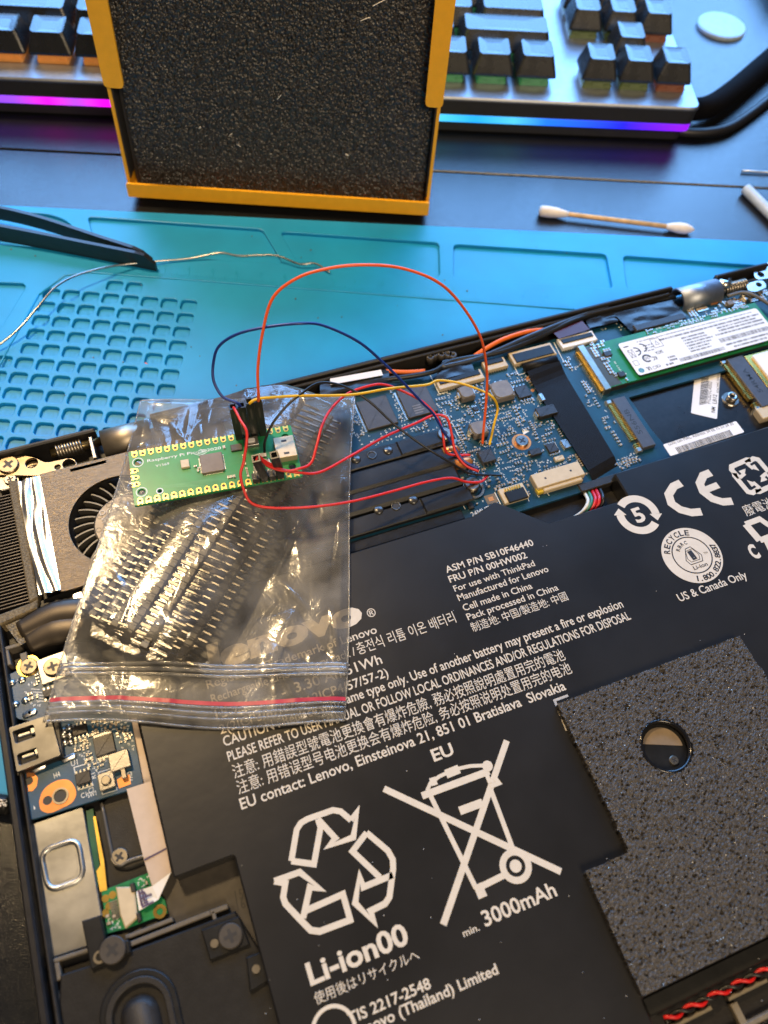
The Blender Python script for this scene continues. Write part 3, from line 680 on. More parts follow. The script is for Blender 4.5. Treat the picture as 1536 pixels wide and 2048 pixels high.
tb = MB(); tb.prism(px([(402, 1860), (478, 1832), (500, 1890), (420, 1922)], 14.2), 11, 14.2, .3); tb.build('frame_tab', m_plastic, fr_)
screw(fr_, at(461, 1872, 14.8), 14.2, 3.0, m_chip2, .9); q = at(429, 1887, 14.4); MB().cyl(q[0], q[1], 14.2, 14.6, 1.0, 14).build('locating_pin', m_nickel, fr_)
tb = MB(); tb.prism(px([(492, 1915), (530, 1900), (540, 1960), (500, 1985)], 14.4), 11, 14.4, .3); tb.build('frame_tab', m_plastic, fr_); q = at(512, 1938, 14.6); MB().cyl(q[0], q[1], 14.4, 14.8, 1.0, 14).build('locating_pin', m_nickel, fr_)
fb = MB()
for a, b, wd in (((95, 1925), (180, 1898), 1.0), ((112, 1925), (118, 1960), 1.2), ((255, 1890), (420, 1825), 1.2), ((420, 1825), (455, 1812), 1.2), ((425, 1822), (432, 1848), 1.0), ((105, 1960), (130, 2048), 1.0), ((250, 1875), (345, 1838), 1.0)):
    p, q_ = at(*a, 13), at(*b, 13); d = (q_ - p) / np.linalg.norm(q_ - p); n_ = np.array([-d[1], d[0]]) * wd / 2; fb.prism([p - n_, q_ - n_, q_ + n_, p + n_], 9.9, 12.8, .2)
fb.build('frame_rib', MATS['rib_brown'], lap)
fl_ = MB(); fl_.prism(px([(200, 1780), (500, 1690), (560, 1900), (250, 1990)], 10.2), 10.0, 10.25); fl_.build('tray_floor', mat('floor_brown', (0.045, 0.038, 0.030), .5, var=.2), lap)
nm = MB(); text(nm, '15', at(472, 1801, 10.4), at(488, 1796, 10.4), 2.6, 10.3); text(nm, '16', at(476, 1821, 10.4), at(492, 1815, 10.4), 2.6, 10.3); nm.build('moulded_number', m_chip, lap)

# --- battery
bp_ = [(225, 1330), (560, 1150), (700, 1106), (945, 1033), (985, 1004), (1098, 1046), (1232, 1006), (1238, 947), (1335, 914), (1700, 800), (2100, 1500), (1500, 1960), (1300, 1995), (1290, 2100), (1200, 2300), (700, 2500), (562, 2048), (524, 1907), (480, 1745), (468, 1712), (350, 1756), (338, 1690), (300, 1545), (272, 1445)]
Bw = np.array(px(bp_, ZB))
yA = at(700, 1106, ZB)[1]; yN = at(350, 1756, ZB)[1]; xL1 = at(305, 1570, ZB)[0]; xL2 = at(500, 1820, ZB)[0]
xN = at(468, 1712, ZB)[0]; yF = -40.0; xR = 250.0; yR = at(1335, 914, ZB)[1]; xS = at(1236, 960, ZB)[0]
x1 = at(985, 1004, ZB)[0]; y1 = at(1098, 1046, ZB)[1]; x2 = at(1098, 1046, ZB)[0]
outl = [(xL1, yN), (xN, yN), (xN, yF), (xR, yF), (xR, yR), (xS, yR), (xS, y1), (x2, y1), (x1, at(985, 1004, ZB)[1]), (x1 - 8, yA), (xL1, yA)]
print('BATT', np.round(outl, 1), at(1288, 1991, 17), at(1536, 1874, 17))
fy = -29.5
outl = [(xL1, yN), (xN, yN), (xN, -42), (at(1285, 2000)[0], -42), (at(1285, 2000)[0], fy - 1.5), (xR, fy - 1.5), (xR, yR), (xS, yR), (xS, y1), (x2, y1), (x1 + 1, at(985, 1004, ZB)[1]), (x1 - 8, yA), (xL1, yA)]
bat = MB().prism(round_poly(outl, .9, 3), 10.3, ZB, .45).build('battery', m_batt, lap, label='flat black battery pack covered in cream printed text and symbols')
bc = MB()
def cap_of(base, top, z=ZB): return None
def btext(body, s, e, top, bold=0.0, capsrc=0.73, name='printed_text', z=ZB):
    a, b, t = at(*s, z), at(*e, z), at(*top, z)
    yb = (a[1] + b[1]) / 2; cap = t[1] - a[1]
    mb = MB(); text(mb, body, (a[0], yb), (b[0], yb), cap, z + .05, bold, capsrc); return mb.build(name, m_print, bat)
btext('ASM P/N SB10F46440', (893.5, 1145.4), (1068.8, 1090.8), (890.5, 1131.6), .012)
btext('FRU P/N 00HW002', (900, 1164), (1056, 1116.6), (897, 1150), .012)
btext('For use with ThinkPad', (910, 1183.2), (1071, 1131.6), (907.3, 1170.3), .008)
btext('Manufactured for Lenovo', (918.4, 1202.5), (1098, 1142.4), (915, 1188.8), .008)
btext('Cell made in China', (928, 1221), (1066.3, 1177.6), (925, 1207.3), .008)
btext('Pack processed in China', (936.5, 1240), (1118.3, 1180.2), (933.5, 1226), .008)
btext('制造地: 中国/製造地: 中國', (946.4, 1263.6), (1137, 1198.2), (942, 1246.5), .0, .80)
btext('®', (737, 1236), (754, 1231), (733, 1219), .005)
btext('Registered Trademark of Lenovo', (416, 1381), (754, 1262.7), (411, 1364), .008)
btext('Rechargeable Li-ion Battery Pack /', (425, 1408), (712, 1308), (420, 1391), .008)
btext('충전식 리튬 이온 배터리', (717, 1308), (913, 1243.4), (709, 1287), .0, .80)
btext('15.2V - - - -  3.30 Ah 51Wh', (434, 1441), (765, 1325), (428, 1420), .008)
btext('2(2ICP3/67/67-2+2ICP4/57/57-2)', (442, 1470), (777.5, 1351), (437, 1451), .008)
btext('CAUTION : Replace with same type only. Use of another battery may present a fire or explosion', (450, 1497), (1246, 1211), (444, 1477), .010)
btext('PLEASE REFER TO USER MANUAL OR FOLLOW LOCAL ORDINANCES AND/OR REGULATIONS FOR DISPOSAL', (459, 1527), (1261, 1235), (453, 1507), .010)
btext('注意: 用錯誤型號電池更換會有爆炸危險, 務必按照說明處置用完的電池', (470, 1560), (1130, 1314), (460, 1537), .0, .80)
btext('注意: 用错误型号电池更换会有爆炸危险, 务必按照说明处置用完的电池', (478, 1590), (1144, 1342), (468, 1567), .0, .80)
btext('EU contact: Lenovo, Einsteinova 21, 851 01 Bratislava  Slovakia', (484, 1622), (1132, 1376.6), (477, 1600), .012)
btext('EU', (868.7, 1523.3), (909.4, 1507.8), (858, 1500), .022)
btext('Li-ion00', (620.8, 1969), (820.9, 1887.2), (607, 1925), .028)
btext('使用後はリサイクルへ', (631, 2006), (841, 1920), (624, 1985), .0, .80)
btext('min.', (928, 1874), (960, 1860.6), (923, 1859), .012)
btext('3000mAh', (971.4, 1854), (1115, 1790), (960, 1823), .018)
btext('TIS 2217-2548', (699, 2046.6), (864, 1978), (691, 2024), .018)
btext('Lenovo (Thailand) Limited', (708, 2078), (998, 1947), (700, 2055), .018)
btext('US & Canada Only', (1360.6, 1204), (1495.7, 1155), (1353.5, 1188), .010)
btext('廢電池回收', (1492.7, 1030.6), (1590, 1000), (1483, 1012), .0, .80)
# big word mark: heavy slanted letters
mb = MB(); v, f = glyph('lenovo', .055); a = at(419, 1338); b = at(729, 1244)
u = v.copy(); u[:, 0] = (u[:, 0] - v[:, 0].min()) / np.ptp(v[:, 0]) * (b[0] - a[0]); hgt = at(415, 1286)[1] - a[1]; u[:, 1] = u[:, 1] / v[:, 1].max() * hgt
mb.add([(a[0] + p[0] + 0.10 * p[1], (a[1] + b[1]) / 2 + p[1], ZB + .05) for p in u], f).build('printed_wordmark', m_print, bat)
def c7(x, y): return (480 + x * .4427, 1460 + y * .4427)
def c5(x, y): return (1080 + x * .2969, 900 + y * .2969)
def strokes(lst, width, fn, name, z=ZB):
    mb = MB(); k = 0
    for item in lst:
        pts, wd, cl = (item + (None, None))[:3] if isinstance(item, tuple) and isinstance(item[0], list) else (item, None, None)
        mb.ribbon([at(*fn(*p), z) for p in pts], wd or width, z + .05 + .004 * k, bool(cl)); k += 1
    return mb
rec = strokes([([(232, 592), (256, 450), (275, 420), (305, 402), (420, 362), (455, 368), (502, 408)],), ([(502, 408), (530, 366), (512, 485), (402, 524), (432, 490), (352, 402)],), ([(232, 592), (334, 606), (364, 440), (352, 402)],),
    ([(572, 464), (508, 548), (632, 666)],), ([(572, 464), (668, 545), (690, 585), (692, 625), (675, 755), (655, 785), (588, 818), (606, 868), (520, 782), (540, 660), (556, 710), (690, 655)],),
    ([(155, 683), (270, 642), (364, 718), (316, 708), (285, 850)],), ([(155, 683), (205, 692), (195, 755), (205, 785), (285, 870), (320, 905), (360, 910), (498, 858), (465, 742), (300, 815)],)], 1.55, c7, 'x')
rec.build('recycling_symbol', m_print, bat)
bn = strokes([([(650, 265), (1450, 640)],), ([(1205, 48), (918, 880)],), ([(862, 300), (1066, 715)], 1.3), ([(1130, 262), (1232, 535)], 1.3), ([(822, 298), (1125, 186)], 1.9), ([(845, 275), (860, 240), (900, 210), (970, 178), (1040, 163), (1108, 160)], 1.0),
    ([(930, 200), (990, 176)], 2.4), ([(868, 215), (880, 250)], 1.8), ([(992, 366), (1096, 328)], 2.2), ([(1080, 712), (1205, 650)], 1.6), ([(1066, 735), (1104, 718)], 3.4), ([(1105, 180), (1130, 240)], 1.2), ([(1130, 255), (1170, 240), (1150, 215)], 1.2)], 1.75, c7, 'x')
q = at(*c7(1118, 163)); bn.cyl(q[0], q[1], ZB + .02, ZB + .1, 1.5, 18)
q = at(*c7(1245, 615)); bn.ring(q[0], q[1], ZB + .06, ZB + .11, 2.6, 4.3, 30); bn.cyl(q[0], q[1], ZB + .02, ZB + .105, 1.6, 18)
bn.build('crossed_bin_symbol', m_print, bat)
mb = MB(); q = at(668, 2062); mb.ring(q[0], q[1], ZB + .03, ZB + .07, 4.6, 5.5, 36); mb.build('printed_ring', m_print, bat)
ce = strokes([([(950, 222), (900, 245), (866, 300), (885, 360), (945, 402), (1020, 422), (1088, 416)], 2.9), ([(1150, 152), (1100, 172), (1076, 225), (1098, 280), (1160, 328), (1230, 350), (1296, 345)], 2.9), ([(1108, 272), (1200, 236)], 2.5)], 2.9, c5, 'x')
ce.build('ce_mark', m_print, bat)
mb = MB(); q = at(1276, 1029); R1 = 7.6
for a0, a1 in ((150, 328), (-30, 148)):
    A1 = [q + 6.2 * np.array([math.cos(math.radians(t)), math.sin(math.radians(t))]) for t in np.linspace(a0 + 14, a1 - 18, 22)]
    mb.ribbon(A1, 2.7, ZB + .05)
    t = math.radians(a0 + 14); d = np.array([math.sin(t), -math.cos(t)]); n_ = np.array([math.cos(t), math.sin(t)]); e = A1[0]
    mb.flat([e + n_ * 2.2, e - n_ * 2.2, e + d * 2.6], ZB + .056)
text(mb, '5', q + [-1.9, -2.8], q + [1.9, -2.8], 5.6, ZB + .05, .03); mb.build('numbered_ring_symbol', m_print, bat)
mb = MB(); q = at(1506, 951); z = ZB + .05               # four turning arrows
for k in range(4):
    a = k * math.pi / 2 + .1
    def rp(x, y): return q + np.array([x * math.cos(a) - y * math.sin(a), x * math.sin(a) + y * math.cos(a)])
    mb.ribbon([rp(-5.2, 1.2), rp(-5.6, 5.0), rp(-4.6, 6.2), rp(2.5, 6.2), rp(3.6, 5.6)], 1.9, z)
    mb.ribbon([rp(-5.2, 1.2), rp(-2.2, 1.9)], 1.3, z + .004); mb.flat([rp(-3.6, 3.6), rp(-0.6, 3.4), rp(-3.2, 0.9)], z + .008)
mb.build('four_arrow_symbol', m_print, bat)
mb = strokes([([(1385, 500), (1480, 465), (1560, 520)], 2.0), ([(1385, 500), (1480, 610)], 2.6), ([(1480, 610), (1570, 575)], 2.0), ([(1520, 600), (1560, 680)], 2.2)], 2, c5, 'x'); mb.build('component_mark', m_print, bat)
btext('C', c5(1440, 735), c5(1490, 715), c5(1395, 645), .05)
# round recycle seal
seal = MB(); q = at(1384, 1110); rs = np.linalg.norm(at(1445, 1115) - at(1323, 1107)) / 2; seal.cyl(q[0], q[1], ZB + .01, ZB + .06, rs, 64)
seal_o = seal.build('recycle_seal', m_print, bat)
sd = MB(); sd.ring(q[0], q[1], ZB + .05, ZB + .09, rs * .63, rs * .67, 56)
def arc_text(mb, body, rad, a_mid, step, h, inside=False, wf=.75):
    n = len(body)
    for i, chh in enumerate(body):
        if chh == ' ': continue
        a = a_mid + (i - (n - 1) / 2) * (step if inside else -step); p = q + rad * np.array([math.cos(a), math.sin(a)])
        t = np.array([-math.sin(a), math.cos(a)]) * (1 if inside else -1); w_ = h * wf * (.35 if chh in '.1I' else 1)
        text(mb, chh, p - t * w_ / 2, p + t * w_ / 2, h, ZB + .09, .03)
arc_text(sd, 'RECYCLE', rs * .72, math.radians(112), .24, rs * .20)
arc_text(sd, '1.800.822.8837', rs * .93, math.radians(-52), .155, rs * .19, True)
arc_text(sd, 'RBRC', rs * .40, math.radians(112), .30, rs * .13)
text(sd, 'Li-ion', q + [-rs * .22, -rs * .50], q + [rs * .30, -rs * .50], rs * .14, ZB + .09, .02)
text(sd, 'TM', q + [rs * .40, -rs * .12], q + [rs * .54, -rs * .12], rs * .08, ZB + .09)
sd.rbox(q[0], q[1] - .1, rs * .17, rs * .34, ZB + .05, ZB + .09, .1)
sd.ribbon([q + rs * np.array(p) for p in ((-.10, .26), (.10, .28), (.30, -.10), (.22, -.30), (-.22, -.30), (-.30, -.12), (-.10, .26))], rs * .025, ZB + .09, False)
sd.ribbon([q + rs * np.array(p) for p in ((-.14, .18), (.12, .20), (.22, -.06), (.16, -.22), (-.16, -.22), (-.22, -.08), (-.14, .18))], rs * .02, ZB + .09, False)
sd.build('seal_print', m_printdark, seal_o)
mb = MB(); mb.ribbon([at(1136, 1391), at(1109, 1401), at(1134, 1461)], .75, ZB + .05); mb.build('corner_mark', m_print, bat)
# dust on the battery film
ds = MB(); rd_ = random.Random(5)
for i in range(60):
    p = at(rd_.uniform(480, 1536), rd_.uniform(1080, 2040)); r_ = rd_.uniform(.05, .12); ds.cyl(p[0], p[1], ZB - .01, ZB + .12, r_, 6)
ds.build('dust_speck', m_white, bat, kind='stuff')

# --- foam pad on the battery
zt = 19.6
xa = at(1112, 1408, zt)[0]; ya = at(1112, 1408, zt)[1]; xb = at(1168, 1741, zt)[0]; yb = at(1168, 1741, zt)[1]; xc = at(1259, 1699, zt)[0] * .5 + at(1112, 1408, zt)[0] * .5
yc = at(1290, 1991, zt)[1]; xr = at(1482, 1272, zt)[0]
print('FOAM', xa, ya, xb, yb, xc, yc, xr, at(1259, 1699, zt))
hc_ = at(1333, 1491, zt); hr_ = 7.3
padw = 0.42; gx = np.arange(xb - 1, xr + 4, padw); gy = np.arange(yc, ya + .01, padw)
def rough_field(shape, k, seed):
    rg = np.random.default_rng(seed); a = rg.random(shape)
    for _ in range(k): a = (a + np.roll(a, 1, 0) + np.roll(a, 1, 1) + np.roll(a, -1, 0)) / 4
    return (a - a.min()) / np.ptp(a)
H_ = np.random.default_rng(3).random((len(gy), len(gx))) ** .8; pv = []; pf = []; idx = -np.ones(H_.shape, int)
xi = at(1259, 1699, zt)[0]
def in_pad(x, y):
    if (x - hc_[0]) ** 2 + (y - hc_[1]) ** 2 < hr_ ** 2: return False
    edge = xa if y > yb else xb
    return x > edge - .0 and x < xr + (ya - y) * 0.02
msk = np.array([[in_pad(x + .18 * math.sin(7.1 * y), y + .15 * math.sin(5.3 * x)) for x in gx] for y in gy])
for j in range(len(gy)):
    for i in range(len(gx)):
        if msk[j, i]: idx[j, i] = len(pv); pv.append((gx[i] + (H_[j, (i * 7) % len(gx)] - .5) * .25, gy[j] + (H_[(j * 5) % len(gy), i] - .5) * .25, zt - 0.42 * (1 - H_[j, i]) ** 2.2))
nv0 = len(pv)
for j in range(len(gy) - 1):
    for i in range(len(gx) - 1):
        q4 = (idx[j, i], idx[j, i + 1], idx[j + 1, i + 1], idx[j + 1, i])
        if min(q4) >= 0: pf.append(q4)
from collections import Counter
ec = Counter()
for q4 in pf:
    for a, b in zip(q4, q4[1:] + q4[:1]): ec[(a, b)] += 1
low = {}
for (a, b) in list(ec):
    if (b, a) not in ec:
        for t in (a, b):
            if t not in low: low[t] = len(pv); pv.append((pv[t][0], pv[t][1], ZB))
        pf.append((b, a, low[a], low[b]))
for t in rng.choice(nv0, nv0 // 28, replace=False): pv[t] = (pv[t][0], pv[t][1], pv[t][2] - .8)
pad = MB().add(pv, pf).build('foam_pad', m_foam, lap, False, label='charcoal speckled foam pad stuck on the battery')
gf = MB()
for t in rng.choice(nv0, 2600, replace=False):
    p = np.array(pv[t]) + [0, 0, .12]; a_, b_ = rng.normal(0, 1, 3), rng.normal(0, 1, 3); a_[2] *= .6; b_[2] *= .6; k_ = rng.uniform(.05, .17)
    gf.add([p - a_ / np.linalg.norm(a_) * k_, p + b_ / np.linalg.norm(b_) * k_, p + a_ / np.linalg.norm(a_) * k_], [(0, 1, 2)])
gf.build('glint_fleck', mat('glint', (.75, .72, .62), .38, .5), pad, kind='stuff')  # pale slivers strewn over the pad to imitate its sparkle
ins = MB(); ins.ring(hc_[0], hc_[1], ZB + .02, zt - .2, hr_ * .93, hr_ + .35, 48); ins.build('hole_lining', mat('gloss_black', (.008, .008, .009), .15), pad, True)
fl2 = MB(); fl2.cyl(hc_[0], hc_[1], ZB + .03, ZB + .07, hr_ * .93, 40); fl2.build('hole_floor', m_plastic, pad)
hf = MB(); A_ = [hc_ + hr_ * .80 * np.array([math.cos(t), math.sin(t)]) for t in np.linspace(math.radians(-14), math.radians(150), 24)]; hf.prism(A_, ZB + .07, ZB + .12); hf.build('hole_reflection', mat('brown_reflection', (.20, .15, .10), .5), pad)  # brown half disc painted in for the mirror image in the glassy recess
screw(pad, hc_ + [1.0, -4.2], ZB + .07, 1.4, m_nickel, .5)

# --- lower right channel with twisted speaker wire
ch_ = MB(); yl = fy - 1.5
cx0 = at(1288, 2000)[0]
ch_.box(cx0 + .3, yl - 4.6, 10.0, xR, yl - .3, 14.5, .4); ch_.build('cable_channel', m_plastic, lap)
tw = {'red': MB(), 'black': MB()}
t = np.linspace(0, 1, 160); xx = cx0 + 4 + t * 80
for k, nme in enumerate(('red', 'black')):
    ph = t * 2 * math.pi * 11 + k * math.pi
    tw[nme].tube(np.stack([xx, yl - 6.6 + .6 * np.cos(ph), 13.2 + .6 * np.sin(ph)], 1), .48, 7)
tw['red'].build('speaker_wire', mat('red_wire', (.62, .012, .012), .4), lap, True); tw['black'].build('speaker_wire', mat('black_wire', (.01, .01, .011), .4), lap, True)
rb = MB()
for i in range(3): rb.box(cx0 + 5 + i * 17, yl - 9.2, 10, cx0 + 17 + i * 17, yl - 8.1, 12.4, .3)
rb.box(cx0 + 2, yl - 16, 10, xR, yl - 14.6, 12.0, .3); rb.box(cx0 + 22, yl - 15, 10, cx0 + 24, yl - 10, 11.8, .2); rb.box(cx0 + 50, yl - 15, 10, cx0 + 52, yl - 10, 11.8, .2)
rb.build('frame_rib', mat('rib_tan', (.17, .145, .105), .55), lap)

# --- motherboard
def c1(x, y): return (820 + x * .2604, 680 + y * .2604)
xm0 = at(640, 860, ZP)[0]; ym1 = LY1 - 8.0; ymb = yA + 1.0
mbP = [(20, ymb), (at(985, 1010, ZP)[0] + 2, ymb), (at(985, 1010, ZP)[0] + 2, at(1100, 1010, ZP)[1] + 1), (at(1160, 990, ZP)[0], at(1160, 985, ZP)[1]), (at(1236, 948, ZP)[0] + 4, yR + 1), (at(1340, 905, ZP)[0], yR + 1),
       (at(1340, 905, ZP)[0], yR + 6), (at(1300, 855, ZP)[0], at(1300, 855, ZP)[1]), (at(1258, 795, ZP)[0], at(1258, 795, ZP)[1]), (260, at(1258, 795, ZP)[1]), (260, ym1), (20, ym1)]
mother = MB().prism(mbP, ZP - 1.1, ZP, .1).build('motherboard', m_pcb, lap, label='deep blue main circuit board crowded with parts')
MB().box(xS - 12, yR + 1.2, 10.05, 258, at(1258, 795, ZP)[1] - .3, 11.0).build('drive_bay_floor', mat('bay_black', (.009, .009, .010), .30, var=.4, vs=600), lap)
av = []
# memory chips with bright left edges
for pc, (sx, sy) in (((754, 826), (11.5, 13.0)), ((834, 803), (11.5, 13.0))):
    c = addchip(mother, pc, sx, sy, ZP, 1.1, m_chip2, 'memory_chip')
    MB().box(c[0] - sx / 2 - .9, c[1] - sy / 2, ZP, c[0] - sx / 2 - .25, c[1] + sy / 2, ZP + .25).build('solder_edge', m_silver, mother)
q = at(838, 812, ZP + 1.1); mb = MB()
for i in range(4): mb.box(q[0] - 2.5, q[1] - 3 + i * 1.1, ZP + 1.1, q[0] + random.uniform(.5, 2.6), q[1] - 2.5 + i * 1.1, ZP + 1.13)
mb.build('etched_mark', m_ind, mother)
# inductors: bevelled drum on two tin legs
for pc, s in (((1003, 783), 7.6), ((932, 788), 5.2), ((957, 860), 5.6)):
    c = addchip(mother, pc, s, s, ZP, 2.6, m_ind, 'inductor_base')
    MB().prism(xf(rrect(s * 1.0, s * 1.0, s * .3, 3), *c), ZP + 2.6, ZP + 3.0, .2).build('inductor', m_ind, mother)
    lg = MB()
    for sgn in (-1, 1): lg.box(c[0] + sgn * s * .5, c[1] - s * .22, ZP, c[0] + sgn * (s * .5 + .7), c[1] + s * .22, ZP + 2.0, .1)
    lg.build('inductor_leg', m_silver, mother)
addchip(mother, (1045, 784), 5.2, 5.4, ZP, 1.1, m_chip, leg=(4, 'y'))
c = addchip(mother, (1092, 824), 7.4, 4.2, ZP, 2.2, m_chip, 'tantalum_capacitor'); MB().box(c[0] - 4.3, c[1] - 1.3, ZP, c[0] - 3.7, c[1] + 1.3, ZP + 1.6, .1).build('capacitor_leg', m_silver, mother)
c = addchip(mother, (1083, 796), 1.6, 3.4, ZP, 1.6, m_silver, 'crystal_can')
addchip(mother, (1070, 905), 4.4, 2.4, ZP, 1.4, m_chip, leg=(1, 'x'))
addchip(mother, (1104, 896), 3.8, 3.8, ZP, .9, m_chip, leg=(5, 'y'))
addchip(mother, (1131, 888), 2.6, 3.8, ZP, 1.0, m_silver, 'crystal_can')
addchip(mother, (1118, 917), 3.6, 1.8, ZP, 1.0, m_cream, 'capacitor')
addchip(mother, (951, 818), 1.8, 1.8, ZP, .7, m_chip, leg=(3, 'y'))
addchip(mother, (941, 1012), 2.0, 2.2, ZP, .8, m_chip)
# the soldered eight-leg memory
fl = addchip(mother, (973, 914), 5.2, 5.0, ZP + .2, 1.9, m_chip, 'flash_chip', leg=(4, 'y'))
mb = MB(); mb.cyl(fl[0] - 1.8, fl[1] + 1.6, ZP + 2.1, ZP + 2.13, .35, 12); mb.build('pin_dot', m_chip2, mother)
# screw with orange ring, white arrow
q = at(1043, 884, ZP); MB().ring(q[0], q[1], ZP, ZP + .06, 2.3, 3.5, 36).build('copper_ring', m_copper, mother); screw(mother, q, ZP + .06, 2.4, m_steel, 1.0); av.append((q[0] - 3.6, q[1] - 3.6, q[0] + 3.6, q[1] + 3.6))
q = at(1056, 758, ZP); MB().cyl(q[0], q[1], ZP, ZP + .06, .9, 16).build('copper_dot', m_copper, mother)
q = at(1065, 781, ZP); MB().cyl(q[0], q[1], ZP, ZP + .06, .7, 16).build('copper_dot', m_copper, mother)
# sockets
def socket(pa, pb, depth, h, m, name='ribbon_socket', latch=None, z=ZP):
    x0, y0, x1_, y1_ = bar(pa, pb, depth, z + h)
    MB().box(x0, y0, z, x1_, y1_, z + h, .2).build(name, m, mother); av.append((x0 - .4, y0 - .4, x1_ + .4, y1_ + .4))
    if latch:
        MB().box(x0 + 1, y0 + latch[0], z + h - .05, x1_ - 1, y0 + latch[1], z + h + .45, .1).build('socket_latch', m_plastic, mother)
    n_ = int((x1_ - x0) / 1.0); pn = MB()
    for i in range(1, n_): pn.box(x0 + i * 1.0 - .15, y0 - .6, z, x0 + i * 1.0 + .15, y0, z + .25)
    pn.build('socket_pin', m_silver, mother); return x0, y0, x1_, y1_
socket((874, 768), (966, 748), 4.6, 1.7, m_cream, latch=(2.0, 4.2))
socket((968, 733), (1012, 722), 4.6, 1.5, m_cream, latch=(2.4, 4.4))
socket((1022, 716), (1108, 697), 6.0, 1.6, m_cream, latch=(.4, 4.6))
socket((1120, 687), (1190, 670), 5.0, 1.7, m_white, latch=(2.0, 4.0))
x0, y0, x1_, y1_ = socket((1068, 962), (1164, 936), 5.8, 2.6, m_cream, 'display_socket')
mb = MB(); mb.box(x0 + 2.0, y0 - 1.5, ZP, x1_ - 1.5, y0, ZP + 2.0, .3); mb.build('socket_lip', m_cream, mother)
mb = MB(); mb.box(x0 + 4, y0 + 2.6, ZP + 2.6, x0 + 4.7, y0 + 3.3, ZP + 2.63); mb.box(x1_ - 4.7, y0 + 2.6, ZP + 2.6, x1_ - 4, y0 + 3.3, ZP + 2.63); mb.build('socket_hole', m_printdark, mother)
MB().box(x0 - .2, y0 - 1.2, ZP, x0 + 2.0, y0 + .8, ZP + 1.5, .2).build('socket_tab', mat('yellow_tab', (.62, .45, .04), .4), mother)
c = at(1027, 987, ZP + 1); MB().rbox(c[0], c[1], 9.4, 6.0, ZP, ZP + 1.4, 0, .3, .2).build('small_socket', m_cream, mother); av.append((c[0] - 5, c[1] - 3.2, c[0] + 5, c[1] + 3.2))
MB().rbox(c[0] + .3, c[1] - 1.2, 7.2, 4.4, ZP + 1.4, ZP + 2.2, 0, .3, .2).build('socket_latch', m_plastic, mother)
pn = MB()
for i in range(7): pn.box(c[0] - 2.7 + i * .9, c[1] + .6, ZP + 1.4, c[0] - 2.4 + i * .9, c[1] + 2.2, ZP + 2.26)
pn.build('socket_pin', m_gold, mother)
q = at(982, 998, ZP); MB().rbox(q[0], q[1], 4.0, 3.6, ZP, ZP + .05, 0).build('solder_land', mat('dull_land', (.16, .11, .05), .5), mother); MB().rbox(q[0], q[1], 1.8, 1.6, ZP + .05, ZP + .1, 0).build('copper_pad', m_copper, mother); av.append((q[0] - 2.3, q[1] - 2.2, q[0] + 2.3, q[1] + 2.2))
ink = MB()
text(ink, '24MHZ', at(945, 1034, ZP), at(983, 1020, ZP), at(942, 1024, ZP)[1] - at(945, 1034, ZP)[1], ZP + .04, .01)
text(ink, 'J20', at(985, 1011, ZP), at(996, 1007, ZP), 1.3, ZP + .04); ink.flat(px([c1(857, 680), c1(918, 700), c1(872, 728)], ZP), ZP + .04)
for cs_ in ([(755, 120), (835, 270), (910, 245)], [(1105, 20), (1180, 165)], [(150, 260), (225, 415), (290, 400)], [(935, 1050), (985, 1160), (1035, 1145), (1068, 1195)], [(1040, 810), (1110, 785), (1150, 860), (1075, 885)], [(1330, 900), (1440, 1060)], [(650, 1170), (712, 1295)], [(870, 1130), (915, 1240)], [(325, 640), (385, 760)], [(405, 1265), (425, 1300)]):
    inkline(ink, [c1(*p) for p in cs_], ZP, .28)
ink.build('silkscreen', m_silk, mother)
# heat sink plates and pipes across the board
m_hs = mat('black_heat_sink', (.0125, .0125, .013), .34, .0, var=.2, bump=.06, spec=.5)
def plate(pa, pb, depth, z0, z1, name, m=m_hs, parent=mother, ext=-40, ch=.3):
    x0, y0, x1_, y1_ = bar(pa, pb, depth, z1); av.append((x0 + ext, y0, x1_, y1_)); return MB().box(x0 + ext, y0, z0, x1_, y1_, z1, ch).build(name, m, parent), (x0, y0, x1_, y1_)
o_, b1 = plate((700, 928), (880, 873), 6.4, ZP + .6, ZP + 2.4, 'spring_plate')
MB().prism([(b1[2] - 16, b1[1]), (b1[2] + 5, b1[1] + 1), (b1[2] + 5, b1[3]), (b1[2] - 16, b1[3])], ZP + 2.4, ZP + 3.0, .5).build('plate_step', m_hs, mother)
plate((700, 968), (912, 903), 8.2, ZP + .5, ZP + 3.2, 'heat_pipe', ch=1.0); plate((700, 1010), (918, 944), 8.2, ZP + .5, ZP + 3.2, 'heat_pipe', ch=1.0)
o_, b2 = plate((700, 1058), (930, 987), 6.4, ZP + .6, ZP + 2.4, 'spring_plate')
MB().prism([(b2[0] + 26, b2[1]), (b2[2] + 2, b2[1]), (b2[2] + 2, b2[3]), (b2[0] + 26, b2[3])], ZP + 2.4, ZP + 3.1, .5).build('plate_step', m_hs, mother)
xs0 = at(700, 1080, ZP)[0]
MB().box(xs0 - 40, yA + 1.5, ZP + .2, at(925, 1030, ZP)[0], b2[1] - 1.2, ZP + 1.0, .2).build('black_film', m_tape, mother); av.append((xs0 - 40, yA, at(925, 1030, ZP)[0], b2[1]))
rv = MB(); rh = MB()
for p, kind in (((712, 919), 1), ((744, 910), 0), ((776, 901), 1), ((757, 1020), 1), ((792, 1012), 0), ((826, 1000), 1)):
    q = at(*p, ZP + 2.4)
    if kind: rv.cyl(q[0], q[1], ZP + 2.4, ZP + 2.9, 1.7, 20, .4)
    else: rv.ring(q[0], q[1], ZP + 2.4, ZP + 2.6, 1.2, 1.7, 20); rh.cyl(q[0], q[1], ZP + 2.4, ZP + 2.44, 1.25, 16)
